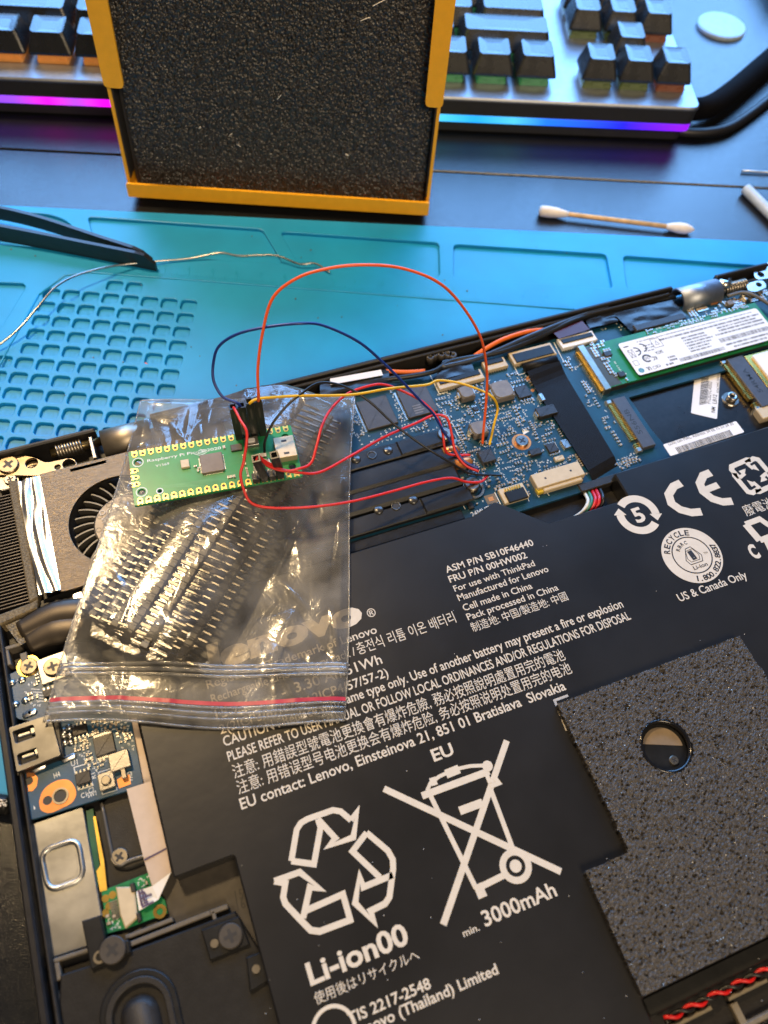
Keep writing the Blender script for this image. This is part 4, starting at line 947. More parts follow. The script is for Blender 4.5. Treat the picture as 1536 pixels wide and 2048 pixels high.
rv.build('rivet', mat('black_nickel', (.09, .09, .09), .30, .7), mother, True); rh.build('plate_hole', m_printdark, mother)
cp = MB()
for p in ((906, 900), (932, 924)):
    q = at(*p, ZP + 2); cp.tube([(q[0] - 4, q[1], ZP + 2), (q[0] + 1.2, q[1], ZP + 1.8), (q[0] + 2.6, q[1], ZP + 1.4)], [1.9, 1.7, .5], 12)
cp.build('copper_pipe_end', m_copper, mother, True)
for p in ((889, 868), (944, 968)):
    q = at(*p, ZP + 3); MB().cyl(q[0], q[1], ZP, ZP + 3.6, 2.6, 26, .3).build('spring_post', m_steel, mother); MB().ring(q[0] + .6, q[1] - .8, ZP + .2, ZP + .9, 2.9, 3.8, 26).build('post_washer', m_nickel, mother)
    MB().cyl(q[0], q[1], ZP + 3.6, ZP + 3.65, 1.1, 12).build('screw_recess', m_printdark, mother); av.append((q[0] - 4, q[1] - 4, q[0] + 4, q[1] + 4))
# black ribbon cable curling down from its socket
rib = px([(1053, 746), (1117, 722), (1240, 927), (1190, 958)], ZP + 2)
N_ = 24; vs = []; fs = []
for i in range(N_ + 1):
    t = i / N_; a = rib[0] * (1 - t) + rib[3] * t; b = rib[1] * (1 - t) + rib[2] * t
    z = ZP + 1.3 + 1.6 * math.exp(-(t / .08) ** 2) + .12 * math.sin(t * 3) - 3.0 * max(0, t - .93) / .07 * .5
    vs += [(a[0], a[1], z), (b[0], b[1], z), (a[0], a[1], z - .2), (b[0], b[1], z - .2)]
for i in range(N_):
    a = 4 * i; b = a + 4; fs += [(a, a + 1, b + 1, b), (a + 2, b + 2, b + 3, a + 3), (a, b, b + 2, a + 2), (a + 1, a + 3, b + 3, b + 1)]
rbn = MB().add(vs, fs).build('ribbon_cable', mat('black_ribbon', (.007, .007, .008), .50, spec=.18), mother, False, label='wide black ribbon cable across the board')
gv = MB()
for k in range(1, 30):
    s = k / 30; pts = []
    for i in range(N_ + 1):
        p = np.array(vs[4 * i]) * (1 - s) + np.array(vs[4 * i + 1]) * s; pts.append(p + [0, 0, .0])
    gv.tube(pts, .055, 4, False)
gv.build('ribbon_strand', MATS['black_ribbon'], rbn, kind='stuff')
rp_ = np.array(rib); av.append((rp_[:, 0].min() + 6, rp_[:, 1].min(), rp_[:, 0].max() - 6, rp_[:, 1].max()))
cur = MB(); p, q = at3(1050, 737, ZP + 1.8), at3(1112, 720, ZP + 1.8); cur.tube([p, q], 1.9, 12); cur.build('ribbon_bend', MATS['black_ribbon'], rbn, True)
# tape, wires and labels at the back of the board
tp_ = MB(); v, f = crumple(px([(868, 762), (950, 738), (938, 708), (886, 718)], ZP + 3), 12, 8, ZP + 2, .7, 3, 2); tp_.add(v, f).build('black_tape', m_tape, mother, True)
tp_ = MB(); v, f = crumple(px([(640, 795), (778, 762), (778, 738), (640, 770)], ZP + 3), 20, 8, ZP + 3, .6, 4, 6); tp_.add(v, f).build('black_tape', m_tape, mother, True)
MB().prism(px([(660, 757), (762, 739), (766, 750), (661, 769)], ZP + 4), ZP + 3.8, ZP + 3.95).build('paper_strip', m_white, mother)
tp_ = MB(); v, f = crumple(px([(1262, 660), (1375, 630), (1345, 598), (1228, 625)], ZP + 3), 20, 10, ZP + 2.4, .9, 4, 8); tp_.add(v, f).build('black_tape', m_tape, mother, True)
tp_ = MB(); v, f = crumple(px([(1180, 655), (1262, 637), (1246, 612), (1165, 628)], ZP + 2), 12, 8, ZP + 1.6, .6, 3, 3); tp_.add(v, f).build('black_tape', m_tape, mother, True)
x0, y0, x1_, y1_ = bar((1270, 655), (1370, 630), 3.2, ZP + 3.4); MB().box(x0, y0, ZP, x1_, y1_, ZP + 3.2, .3).build('display_plug', m_chip, mother); MB().box(x0 + 1, y0 - 1.4, ZP, x1_, y0, ZP + 2.0, .2).build('plug_shell', m_nickel, mother)
MB().prism(px([(1102, 660), (1164, 641), (1180, 658), (1118, 677)], ZP + 2.6), ZP + 2.3, ZP + 2.5).build('maroon_tape', m_maroon, mother)
wr = MB(); wr.tube([at3(1104, 659, ZP + 2.5), at3(1060, 662, 16), at3(1010, 677, 17), at3(975, 695, 16), at3(946, 714, 14.5)], .85, 8, smooth=8); wr.build('antenna_wire', mat('orange_wire', (.80, .15, .012), .42), mother, True)
wr = MB(); wr.tube([at3(772, 742, 15), at3(810, 744, 15), at3(850, 742, 15)], .8, 8, smooth=6); wr.build('antenna_wire', MATS['orange_wire'], mother, True)
wr = MB(); wr.tube([at3(640, 768, 14.5), at3(760, 760, 15), at3(860, 745, 15), at3(905, 722, 15), at3(1000, 704, 15), at3(1090, 668, 15), at3(1150, 640, 15.5), at3(1230, 616, 13.8), at3(1350, 594, 13.4)], 1.0, 10, smooth=8); wr.build('cable_bundle', mat('black_cable', (.012, .013, .016), .4), mother, True)
wr = MB(); wr.tube([at3(880, 735, 15), at3(960, 715, 15), at3(1060, 672, 16), at3(1150, 636, 15.6), at3(1215, 614, 15.5)], .95, 10, smooth=8); wr.build('cable_bundle', mat('slate_cable', (.03, .04, .065), .35), mother, True)
clp = MB(); 
for p in ((860, 718), (868, 712), (882, 712), (895, 712), (905, 714)):
    q = at(*p, 14); clp.ring(q[0], q[1], 12, 15.5, .7, 1.5, 14)
clp.build('cable_clip', m_chip2, mother, True)
# battery lead leaving under the board edge
for k, (cn, cc) in enumerate((('white_lead', (.6, .58, .5)), ('green_lead', (.03, .16, .10)), ('red_lead', (.55, .01, .02)), ('red_lead', (.55, .01, .02)), ('black_lead', (.012, .012, .012)))):
    wr = MB(); o = k * 7.5; wr.tube([at3(1168 + o, 984 - o * .3, 11.5), at3(1176 + o, 1003 - o * .3, 14 + .25 * k), at3(1164 + o * 1.2, 1024 - o * .4, 13.5), at3(1135 + o, 1043 - o * .3, 10.8)], .62, 8, smooth=7); wr.build('battery_lead', mat(cn, cc, .4), mother, True)
x0, y0, x1_, y1_ = bar((1160, 975), (1235, 950), 2.4, ZP + 1); MB().box(x0, y0 - .6, ZP - 1.8, x1_, y1_, ZP + .8, .2).build('battery_plug', m_chip, mother)
# small parts everywhere
scatter(mother, [(850, 790), (1020, 745), (1060, 745), (1190, 955), (1060, 1000), (985, 985), (960, 1020), (930, 1010), (920, 940), (905, 870), (870, 830)], 520, ZP, av, 11, silk=.42)
scatter(mother, [(715, 870), (890, 830), (900, 850), (720, 905)], 60, ZP, av, 12, silk=.75)
scatter(mother, [(700, 810), (725, 805), (735, 870), (705, 880)], 26, ZP, av, 13, silk=.8)
scatter(mother, [(780, 780), (800, 775), (830, 845), (800, 850)], 20, ZP, av, 14, silk=.9)
scatter(mother, [(1115, 720), (1150, 712), (1215, 800), (1250, 905), (1235, 900)], 45, ZP, av, 15, silk=.4)
scatter(mother, [(1225, 925), (1268, 905), (1280, 920), (1245, 938)], 46, ZP, [], 16, silk=.6)
scatter(mother, [(1375, 620), (1536, 580), (1536, 600), (1385, 640)], 60, ZP, av, 17, (1.5, 0.9), silk=.1)
scatter(mother, [(1185, 655), (1260, 636), (1270, 660), (1200, 672)], 10, ZP, av, 18, silk=.9)
c = at(1425, 592, ZP + 1.5); screw(mother, c, ZP + .4, 2.7, m_silver, 1.4); MB().ring(c[0], c[1], ZP, ZP + .4, 2.5, 3.4, 26).build('copper_ring', m_copper, mother)
for p, s_, m_ in (((1385, 608), (4, 3), m_silver), ((1400, 603), (3, 2.6), m_gold), ((1492, 594), (3.4, 3.6), m_silver), ((1460, 607), (3, 2.2), m_ind)):
    addchip(mother, p, s_[0], s_[1], ZP, 1.6, m_, 'grounding_contact')
wr = MB(); wr.tube([at3(1380, 600, 15), at3(1386, 590, 16), at3(1450, 572, 16)], .35, 6, smooth=6); wr.build('antenna_wire', mat('grey_wire', (.12, .115, .11), .4), mother, True)
wr = MB(); wr.tube([at3(1455, 592, 14), at3(1490, 585, 15), at3(1525, 600, 15), at3(1560, 625, 15)], .7, 8, smooth=6); wr.build('antenna_wire', MATS['grey_wire'], mother, True)

# --- solid state drive, slots, stickers
ZS = ZP + 2.6
yS1 = at(1158, 696, ZS)[1]; yS0 = at(1230, 772, ZS)[1]; xS0 = (at(1158, 696, ZS)[0] + at(1230, 772, ZS)[0]) / 2
ssd = MB().box(xS0, yS0, ZS - .8, xS0 + 80, yS1, ZS, .05).build('storage_stick', m_green, lap, label='green storage stick with large printed white label')
MB().box(xS0 - 2.6, yS0 - .8, ZP, xS0 + .2, yS1 + .8, ZS + .4, .2).build('slot', m_nickel, lap)
MB().box(xS0 + .2, yS0 + .3, ZS, xS0 + 5.2, yS1 - .3, ZS + .06).build('edge_film', mat('olive_film', (.045, .038, .008), .3), ssd)
gp = MB()
for i in range(36): gp.box(xS0 - 3.2, yS0 + .4 + i * (yS1 - yS0 - .8) / 36, ZP, xS0 - 2.6, yS0 + .7 + i * (yS1 - yS0 - .8) / 36, ZP + 1.2)
gp.build('slot_pin', m_gold, lap)
for x in (13.5, 33.5, 53.5): MB().box(xS0 + x, yS0 + 1.0, ZS, xS0 + x + 17.0, yS1 - 4.6, ZS + 1.1, .1).build('flash_chip', m_chip, ssd)
L0, L1_ = xS0 + 12.6, xS0 + 77.5; Ly0, Ly1 = yS0 + .9, yS1 - 3.6; zl = ZS + 1.16
lab = MB().prism(xf(rrect(L1_ - L0, Ly1 - Ly0, 1.2), (L0 + L1_) / 2, (Ly0 + Ly1) / 2), zl - .05, zl).build('drive_label', m_white, ssd)
W_, H2 = L1_ - L0, Ly1 - Ly0
def lp(u, v): return np.array([L0 + u * W_, Ly0 + v * H2])
pr = MB(); zp = zl + .03
def tl(u0, u1, v, h): text  # reserved
def barcode(u0, u1, v0, v1, seed):
    rg = random.Random(seed); u = u0
    while u < u1:
        wd = rg.choice((.003, .003, .006)); a, b = lp(u, v0), lp(min(u + wd, u1), v1); pr.box(a[0], a[1], zp, b[0], b[1], zp + .01); u += wd + rg.choice((.003, .004, .006))
def dashes(u0, u1, v, h, seed):
    rg = random.Random(seed); u = u0
    while u < u1 - .004:
        wd = rg.uniform(.003, .009); a, b = lp(u, v), lp(u + wd, v + h); pr.box(a[0], a[1], zp, b[0], b[1], zp + .01); u += wd + rg.choice((.003, .003, .008))
barcode(.30, .62, .06, .16, 1); barcode(.62, .98, .28, .40, 2)
for i in range(6): dashes(.40, .40 + .20 * random.uniform(.7, 1), .24 + i * .085, .045, 10 + i)
dashes(.26, .98, .78, .05, 31); dashes(.12, .95, .90, .025, 32); dashes(.62, .98, .50, .05, 33); dashes(.66, .98, .60, .05, 34); dashes(.66, .95, .69, .045, 35); dashes(.64, .99, .16, .05, 36); dashes(.68, .92, .06, .045, 37)
dashes(.14, .20, .74, .03, 41); dashes(.14, .20, .66, .03, 42); dashes(.14, .20, .58, .03, 43); dashes(.24, .29, .24, .05, 44); dashes(.24, .29, .15, .05, 45); dashes(.20, .25, .06, .05, 46)
def lab_arc(u, v, r, a0, a1, w_): pr.ribbon([lp(u, v) + r * np.array([math.cos(math.radians(t)), math.sin(math.radians(t))]) for t in np.linspace(a0, a1, 14)], w_, zp + .01)
lab_arc(.125, .72, 1.9, -90, 90, .55); lab_arc(.075, .66, 1.9, -90, 90, .55); pr.ribbon([lp(.075, .66), lp(.105, .66)], .5, zp + .015)   # the mark stands upside down
lab_arc(.115, .40, 1.6, 0, 300, .7); text(pr, '20', lp(.13, .44), lp(.10, .44), 1.2, zp + .01)
pr.ribbon([lp(.02, .86), lp(.055, .86)], .5, zp + .01); pr.ribbon([lp(.03, .50), lp(.06, .75)], .2, zp + .01); pr.ribbon([lp(.06, .50), lp(.03, .75)], .2, zp + .012); pr.ribbon([lp(.03, .52), lp(.06, .52), lp(.062, .74), lp(.028, .74)], .15, zp + .014, True)
pr.ribbon([lp(.205, .62), lp(.265, .62), lp(.265, .88), lp(.205, .88)], .18, zp + .01, True); pr.ribbon([lp(.222, .70), lp(.248, .70), lp(.235, .82)], .18, zp + .01, True)
text(pr, 'SATA', lp(.235, .52), lp(.185, .52), 1.5, zp + .01, .02); text(pr, 'KC', lp(.175, .40), lp(.145, .40), 1.9, zp + .01, .02); text(pr, 'UL', lp(.10, .16), lp(.07, .16), 1.7, zp + .01, .03); text(pr, 'CE', lp(.165, .15), lp(.135, .15), 1.3, zp + .01, .01)
lab_arc(.122, .10, .7, 0, 340, .15); pr.ribbon([lp(.018, .28), lp(.048, .28), lp(.048, .42), lp(.018, .42)], .14, zp + .01, True)
pr.build('label_print', m_printdark, lab)
sph = MB(); q = lp(.035, .12); sph.cyl(q[0], q[1], zl, zl + .03, 1.2, 20); sph.build('hologram_dot', mat('hologram_green', (.20, .34, .30), .2, .6), lab)
scatter(ssd, [(1172, 690), (1205, 682), (1262, 758), (1236, 765)], 34, ZS, [], 21, (1.2, .7), silk=.15)
chip(ssd, at(1215, 708, ZS + .5), 3.0, 2.4, ZS, 1.0); chip(ssd, at(1243, 749, ZS + .5), 2.8, 2.4, ZS, 1.0)
scatter(ssd, [(1290, 662), (1500, 606), (1502, 613), (1292, 672)], 60, ZS, [], 22, silk=.1)
MB().box(xS0 + 2, yS0 + .2, 11.2, xS0 + 80, yS0 + 7, ZS - .9).build('under_pad', m_chip, ssd)
MB().box(xS0 + 1, yS0 - .2, ZP, xS0 + 8, yS0 + 2.6, ZS - .1, .3).build('stick_support', m_chip, lap)
MB().box(xS0 + 24, yS0 - 3.5, 11.05, xS0 + 40, yS0 - 3.0, 11.4).build('bay_slit', m_steel, lap)
# open slots
def slot(pa, pb, wd, txt, a0):
    p, q = at(*pa, 14), at(*pb, 14); x = (p[0] + q[0]) / 2; y0_, y1_ = sorted((p[1], q[1]))
    s_ = MB().box(x, y0_, 11, x + wd, y1_, 14.4, .2).build('slot', mat('slot_slate', (.055, .06, .075), .4), lap, label='empty card slot')
    g = MB(); n_ = 30; L_ = y1_ - y0_
    for i in range(n_):
        if i in (4, 5): continue
        g.box(x - 1.8, y0_ + .5 + i * (L_ - 1) / n_, 11.6, x - .0, y0_ + .5 + i * (L_ - 1) / n_ + .4, 13.4 - .0)
    g.build('slot_pin', m_gold, s_); MB().box(x - 2.2, y0_ - .6, 11, x - .02, y0_ + 1.4, 13.7, .3).build('slot_end', m_silver, s_); MB().box(x - 2.2, y1_ - 1.2, 11, x - .02, y1_ + .6, 13.7, .3).build('slot_end', m_silver, s_)
    t_ = MB(); c_ = np.array([x + wd * .62, y0_ + L_ * a0]); text(t_, txt, c_ , c_ + [0, L_ * .5], 2.0, 14.43, .01); t_.build('slot_number', m_printdark, s_); return s_
slot((1222, 800), (1287, 897), 5.4, '556NB', .25)
slot((1452, 720), (1524, 815), 7.5, '54RMA', .25)
def sticker(quad, z0, z1, name, label=None): return MB().prism(round_poly(px(quad, z1), .5, 2), z0, z1).build(name, m_white, lap, label=label)
s1 = sticker([(1391, 739), (1442, 727), (1434, 838), (1382, 826)], 11.0, 11.15, 'bay_sticker')
pr = MB(); a_, b_ = at(1398, 810, 11.2), at(1404, 745, 11.2); c_ = at(1413, 807, 11.2) - a_; rg = random.Random(8); t = 0
while t < 1:
    wd = rg.choice((.015, .03)); p = a_ + (b_ - a_) * t; q = a_ + (b_ - a_) * min(1, t + wd); pr.flat([p, q, q + c_, p + c_][::-1], 11.19); t += wd + rg.choice((.015, .02))
text(pr, 'P1C02TC-KB02', at(1421, 808, 11.2), at(1424, 764, 11.2), 1.5, 11.2); text(pr, 'NM', at(1430, 826, 11.2), at(1431, 815, 11.2), 1.6, 11.2, .01); text(pr, 'LB12', at(1433, 808, 11.2), at(1434, 790, 11.2), 1.6, 11.2, .01); text(pr, 'SDHC/MMC NP4DA0P', at(1438, 786, 11.2), at(1439, 745, 11.2), 1.0, 11.2)
pr.build('sticker_print', m_printdark, s1)
s2 = sticker([(1326, 889), (1472, 842), (1489, 864), (1341, 912)], 17.02, 17.2, 'address_sticker', 'white barcode sticker along the battery edge')
pr = MB(); zt2 = 17.24
text(pr, '(23S) Lan MAC Address: 54 EE 75 53 24 30', at(1338, 891, zt2), at(1468, 849, zt2), 1.35, zt2)
a_, b_ = at(1354, 901, zt2), at(1463, 865, zt2); up_ = np.array([0, -2.6 * -1]); rg = random.Random(9); t = 0
while t < 1:
    wd = rg.choice((.006, .012)); p = a_ + (b_ - a_) * t; q = a_ + (b_ - a_) * min(1, t + wd); pr.flat([p - up_ * .5, q - up_ * .5, q + up_ * .5, p + up_ * .5], zt2); t += wd + rg.choice((.006, .008))
pr.build('sticker_print', m_printdark, s2)
q = at(1463, 796, 12); MB().cyl(q[0], q[1], 11, 11.5, 3.4, 26, .3).build('standoff_base', m_steel, lap); MB().ring(q[0], q[1], 11.4, 13.4, .9, 2.0, 22).build('standoff', m_steel, lap, True); MB().cyl(q[0], q[1], 11.5, 11.6, .95, 12).build('standoff_hole', m_printdark, lap)
wc = ob([(1491, 712), (1560, 700), (1600, 800)], 15); wz = at(1491, 712, 15)
wcard = MB().box(wz[0], wz[1] - 21, 13.2, wz[0] + 26, wz[1] + .5, 14.4, .1).build('wireless_card', m_gold, lap)
MB().prism(xf(rrect(22, 19.5, 1), wz[0] + 13.5, wz[1] - 10.3), 14.4, 15.4, .3).build('card_shield', m_white, wcard)
q = at(1532, 826, 13); MB().rbox(q[0] + 1, q[1], 9, 5, 11, 14, 0, .4, .3).build('small_socket', m_cream, lap)

# ------------------------------------------------------------------ pin header strips inside the bag
sA, sB = at(297, 1291, 25), at(480, 1003, 25); SD = (sB - sA) / np.linalg.norm(sB - sA); SN = np.array([SD[1], -SD[0]])   # along, to the right
S0 = sA - SD * 1.0
NP = 40; PT = 2.47; m_strip = mat('strip_plastic', (.070, .062, .052), .42)
hs_me = {}
for n_ in (40, 34, 30, 26):
    hs_ = MB()
    for i in range(n_):
        hs_.prism([(i * PT - PT * .36, -1.25), (i * PT + PT * .36, -1.25), (i * PT + PT * .36, 1.25), (i * PT - PT * .36, 1.25)], -1.2, 1.2, .2)
        if i < n_ - 1: hs_.box(i * PT + PT * .36, -.8, -1.0, i * PT + PT * .64, .8, .9)
    hs_me[n_] = hs_.proto('strip_body', m_strip)
pn_ = MB(); pn_.prism([(-.32, -4.4), (-.1, -4.7), (.1, -4.7), (.32, -4.4), (.32, 6.9), (.1, 7.3), (-.1, 7.3), (-.32, 6.9)], -.32, .32, .08)
pn_me = pn_.proto('pin', mat('pin_tin', (.27, .25, .22), .36, 1.0, var=.15))
sang = math.atan2(SD[1], SD[0])
strips = [(0.0, 27.0, 1, 0.0, 0.0, 'uppermost pin header strip, its long bright pins pointing right'), (8.6, 20.9, -1, 2.5, -.01, 'rightmost pin header strip, half sunk under its neighbour'),
          (-6.8, 25.0, 1, 1.0, .008, 'third pin header strip from the right inside the bag'), (-12.6, 22.9, 1, 3.0, .006, 'pin header strip third from the left inside the bag'),
          (-17.4, 20.6, 1, 3.0, .004, 'second pin header strip from the left inside the bag'), (-22.0, 18.9, 1, 4.0, .002, 'leftmost pin header strip with bluish glinting pins')]
for off, z, flip, sh, da, lab_ in strips:
    p = S0 + SN * off + SD * sh; npin = 40 if off > -5 else (34 if off > -10 else (30 if off > -20 else 26))
    st = thing('pin_header_strip', lab_, 'pin header', (p[0], p[1], z), 'pin header strips inside the zip bag')
    st.rotation_euler = (0, 0, sang + da)
    o = bpy.data.objects.new('strip_body', hs_me[npin]); C.objects.link(o); o.parent = st
    for i in range(npin):
        o = bpy.data.objects.new('pin', pn_me); C.objects.link(o); o.parent = st
        o.location = (i * PT * MM, 0, random.uniform(-.05, .05) * MM); o.rotation_euler = (0, 0, (math.pi if flip > 0 else 0) + random.uniform(-.03, .03))

# ------------------------------------------------------------------ zip bag
def film_mat(name, haze, rough, tint=(.97, .97, .97), gl=1.0, bscale=900):
    m = bpy.data.materials.new(name); m.use_nodes = True; nt = m.node_tree; N = nt.nodes; L = nt.links; N.clear()
    out = N.new('ShaderNodeOutputMaterial'); tr = N.new('ShaderNodeBsdfTransparent'); tr.inputs[0].default_value = (*tint, 1)
    g = N.new('ShaderNodeBsdfGlossy'); g.inputs['Roughness'].default_value = rough; g.inputs['Color'].default_value = (1, 1, 1, 1)
    fr_n = N.new('ShaderNodeFresnel'); fr_n.inputs['IOR'].default_value = 1.5
    mu = N.new('ShaderNodeMath'); mu.operation = 'MULTIPLY_ADD'; mu.inputs[1].default_value = gl; mu.inputs[2].default_value = 0.015
    df = N.new('ShaderNodeBsdfDiffuse'); df.inputs[0].default_value = (.85, .84, .82, 1); tl_ = N.new('ShaderNodeBsdfTranslucent'); tl_.inputs[0].default_value = (.85, .84, .82, 1)
    m1 = N.new('ShaderNodeMixShader'); m2 = N.new('ShaderNodeMixShader'); m3 = N.new('ShaderNodeMixShader'); m3.inputs[0].default_value = .5
    tc = N.new('ShaderNodeTexCoord'); nz = N.new('ShaderNodeTexNoise'); nz.inputs['Scale'].default_value = bscale; nz.inputs['Detail'].default_value = 4; nz.inputs['Distortion'].default_value = 1.2
    bp2 = N.new('ShaderNodeBump'); bp2.inputs['Strength'].default_value = .30; bp2.inputs['Distance'].default_value = .0005
    L.new(tc.outputs['Object'], nz.inputs['Vector']); L.new(nz.outputs['Fac'], bp2.inputs['Height'])
    for s_ in (g, fr_n): L.new(bp2.outputs[0], s_.inputs['Normal'])
    n2 = N.new('ShaderNodeTexNoise'); n2.inputs['Scale'].default_value = 90; n2.inputs['Detail'].default_value = 6; L.new(tc.outputs['Object'], n2.inputs['Vector'])
    hr = N.new('ShaderNodeMapRange'); hr.inputs['From Min'].default_value = .35; hr.inputs['From Max'].default_value = .75; hr.inputs['To Min'].default_value = haze * .4; hr.inputs['To Max'].default_value = haze * 1.8; L.new(n2.outputs['Fac'], hr.inputs['Value'])
    L.new(fr_n.outputs[0], mu.inputs[0]); L.new(df.outputs[0], m3.inputs[1]); L.new(tl_.outputs[0], m3.inputs[2])
    L.new(hr.outputs[0], m1.inputs[0]); L.new(tr.outputs[0], m1.inputs[1]); L.new(m3.outputs[0], m1.inputs[2])
    L.new(mu.outputs[0], m2.inputs[0]); L.new(m1.outputs[0], m2.inputs[1]); L.new(g.outputs[0], m2.inputs[2]); L.new(m2.outputs[0], out.inputs[0])
    return m
m_film = film_mat('clear_bag_film', .17, .15, gl=1.1, bscale=230)
m_zip = film_mat('milky_zip', .26, .14, gl=1.4)
m_zred = mat('red_zip_line', (.42, .035, .06), .35)
bTL, bTR, bBR, bBL = at(278, 797, 19), at(712, 790, 19), at(684, 1450, 18), at(93, 1450, 17.5)
bag = thing('zip_bag', 'clear plastic zip bag with red closing line lying across the laptop', 'plastic bag', tuple(at(400, 1150, 17.2)) + (17.2,))
NU, NV = 150, 190
rgb = np.random.default_rng(12)
creases = []
for k in range(105):
    c = rgb.uniform(0, 1, 2); ang = rgb.normal(1.0, .7); creases.append((c, np.array([math.cos(ang), math.sin(ang)]), rgb.uniform(.04, .20), rgb.uniform(.004, .016), rgb.uniform(-.9, 1.4)))
SV = [(12, 5), (7, 23), (31, 9), (17, 29), (43, 13), (25, 51)]
def strip_h(p):
    d = p - S0; q = d @ SD; o = d @ SN
    def ss(x, a, b): t = min(1, max(0, (x - a) / (b - a))); return t * t * (3 - 2 * t)
    prof = 9.6 * ss(o, -40, -10) * (1 - ss(o, 9, 19)) + 1.3 * math.exp(-((o - 1) / 5) ** 2)
    return prof * ss(q, -9, 3) * (1 - ss(q, 99, 109) )
def bag_z(u, v, p, top):
    edge = min(1, min(u, 1 - u) / .05, (1 - v) / .03, v / .02)
    edge = edge * edge * (3 - 2 * edge); zipf = 1 / (1 + math.exp(-(v - .835) / .012))
    h = strip_h(p) * (1 - zipf)
    wv = 0.0
    for c, d, ln, wd, am in creases:
        r = np.array([u, v]) - c; s = r @ d; t = r @ np.array([-d[1], d[0]])
        if abs(s) < ln and abs(t) < wd * 4: wv += am * math.exp(-abs(t) / wd) * (1 - (s / ln) ** 2)
    wv += .55 * math.sin(u * 9 + 3 * math.sin(v * 6)) * math.sin(v * 8 + 2 * u) + .25 * math.sin(u * 31 + v * 11) * math.sin(v * 27 - u * 9)
    if top: return 17.9 + edge * (.9 + h + wv * (1 - .55 * zipf) * (1.0 if h < 3 else .55) * .8) + .25 * math.sin(u * 14 + v * 3)
    return 17.35 + .25 * math.sin(u * 14 + v * 3)
def bag_xy(u, v):
    p = (bTL * (1 - u) + bTR * u) * (1 - v) + (bBL * (1 - u) + bBR * u) * v
    p = p + E2 * .0 + (bTR - bTL) / np.linalg.norm(bTR - bTL) * (1.6 * math.sin(v * 5 + .4) * (1 - 2 * u) * .6) ; return p + np.array([.3, .9]) * (1.3 * math.sin(u * 7 + .5) * (v ** 6))
for top in (True, False):
    vs = []; fs = []; nu, nv = (NU, NV) if top else (40, 50)
    for j in range(nv + 1):
        for i in range(nu + 1):
            u, v = i / nu, j / nv; p = bag_xy(u, v); z = bag_z(u, v, p, top); vs.append((p[0], p[1], z))
    for j in range(nv):
        for i in range(nu):
            a = j * (nu + 1) + i; fs.append((a, a + nu + 1, a + nu + 2, a + 1))
    MB().add(vs, fs).build('bag_front' if top else 'bag_back', m_film, bag, True)
    if top: BAGV = np.array(vs)
def along(v, dz, n=90): 
    out = []
    for i in range(n + 1):
        p = bag_xy(i / n, v); out.append((p[0], p[1], bag_z(i / n, v, p, True) + dz))
    return out
for v_, r_, m_, nm_ in ((.852, .55, m_zip, 'zip_ridge'), (.864, .75, m_zip, 'zip_ridge'), (.877, .5, m_zip, 'zip_ridge'), (.943, .75, m_zred, 'red_zip_line'), (.952, .35, m_zip, 'zip_ridge'), (.965, .35, m_zip, 'zip_ridge'), (.978, .3, m_zip, 'zip_ridge'), (.997, .28, m_zip, 'bag_hem')):
    b = MB()
    if nm_ == 'red_zip_line':
        P_ = np.array(along(v_, .12)); d = np.array([.33, .94]) * .58; vs = []; fs = []
        for p in P_: vs += [(p[0] - d[0], p[1] - d[1], p[2]), (p[0] + d[0], p[1] + d[1], p[2])]
        for i in range(len(P_) - 1): a = 2 * i; fs.append((a, a + 2, a + 3, a + 1))
        b.add(vs, fs)
    else: b.tube(along(v_, .05), r_, 7)
    b.build(nm_, m_, bag, True)
def side(u, n=80):
    return [(*bag_xy(u, j / n), bag_z(u, j / n, bag_xy(u, j / n), True)) for j in range(n + 1)]
for u_ in (0.0, 1.0): MB().tube(side(u_), .28, 6).build('side_seam', m_zip, bag, True)
MB().tube(along(0.0, 0), .25, 6).build('bottom_seam', m_zip, bag, True)

# ------------------------------------------------------------------ small green controller board
PZ = 31.0; pa_ = math.radians(-6.2); PU = np.array([math.cos(pa_), math.sin(pa_)]); PV = np.array([-PU[1], PU[0]])
pcx = sum(np.array(at(x, y, PZ)) for x, y in ((262, 905), (265, 1010), (602, 950), (583, 852))) / 4
PLn, PWd = 52.0, 20.2
def pp(u, v): return pcx + PU * u + PV * v
pico = thing('controller_board', 'small bright green microcontroller board with gold edge pads on the bag', 'circuit board', (pcx[0], pcx[1], PZ - 1.0))
def notch_outline():
    P = []
    return round_poly([pp(-PLn / 2, -PWd / 2), pp(PLn / 2, -PWd / 2), pp(PLn / 2, PWd / 2), pp(-PLn / 2, PWd / 2)], .5, 2)
hl = [np.array(circ(*pp(x, y), 1.15, 20)) for x, y in ((-PLn / 2 + 2.6, 5.6), (-PLn / 2 + 2.6, -5.6), (PLn / 2 - 2.6, 5.9), (PLn / 2 - 2.6, -5.9))] + [np.array(circ(*pp(-PLn / 2 + 8.0, -6.4), .75, 14))]
v, f = curve_sheet(notch_outline(), hl, PZ - 1.0, PZ, .05); pcb_o = MB().add(v, f).build('green_pcb', mat('bright_green_mask', (.012, .23, .07), .32, var=.12, vs=260), pico)
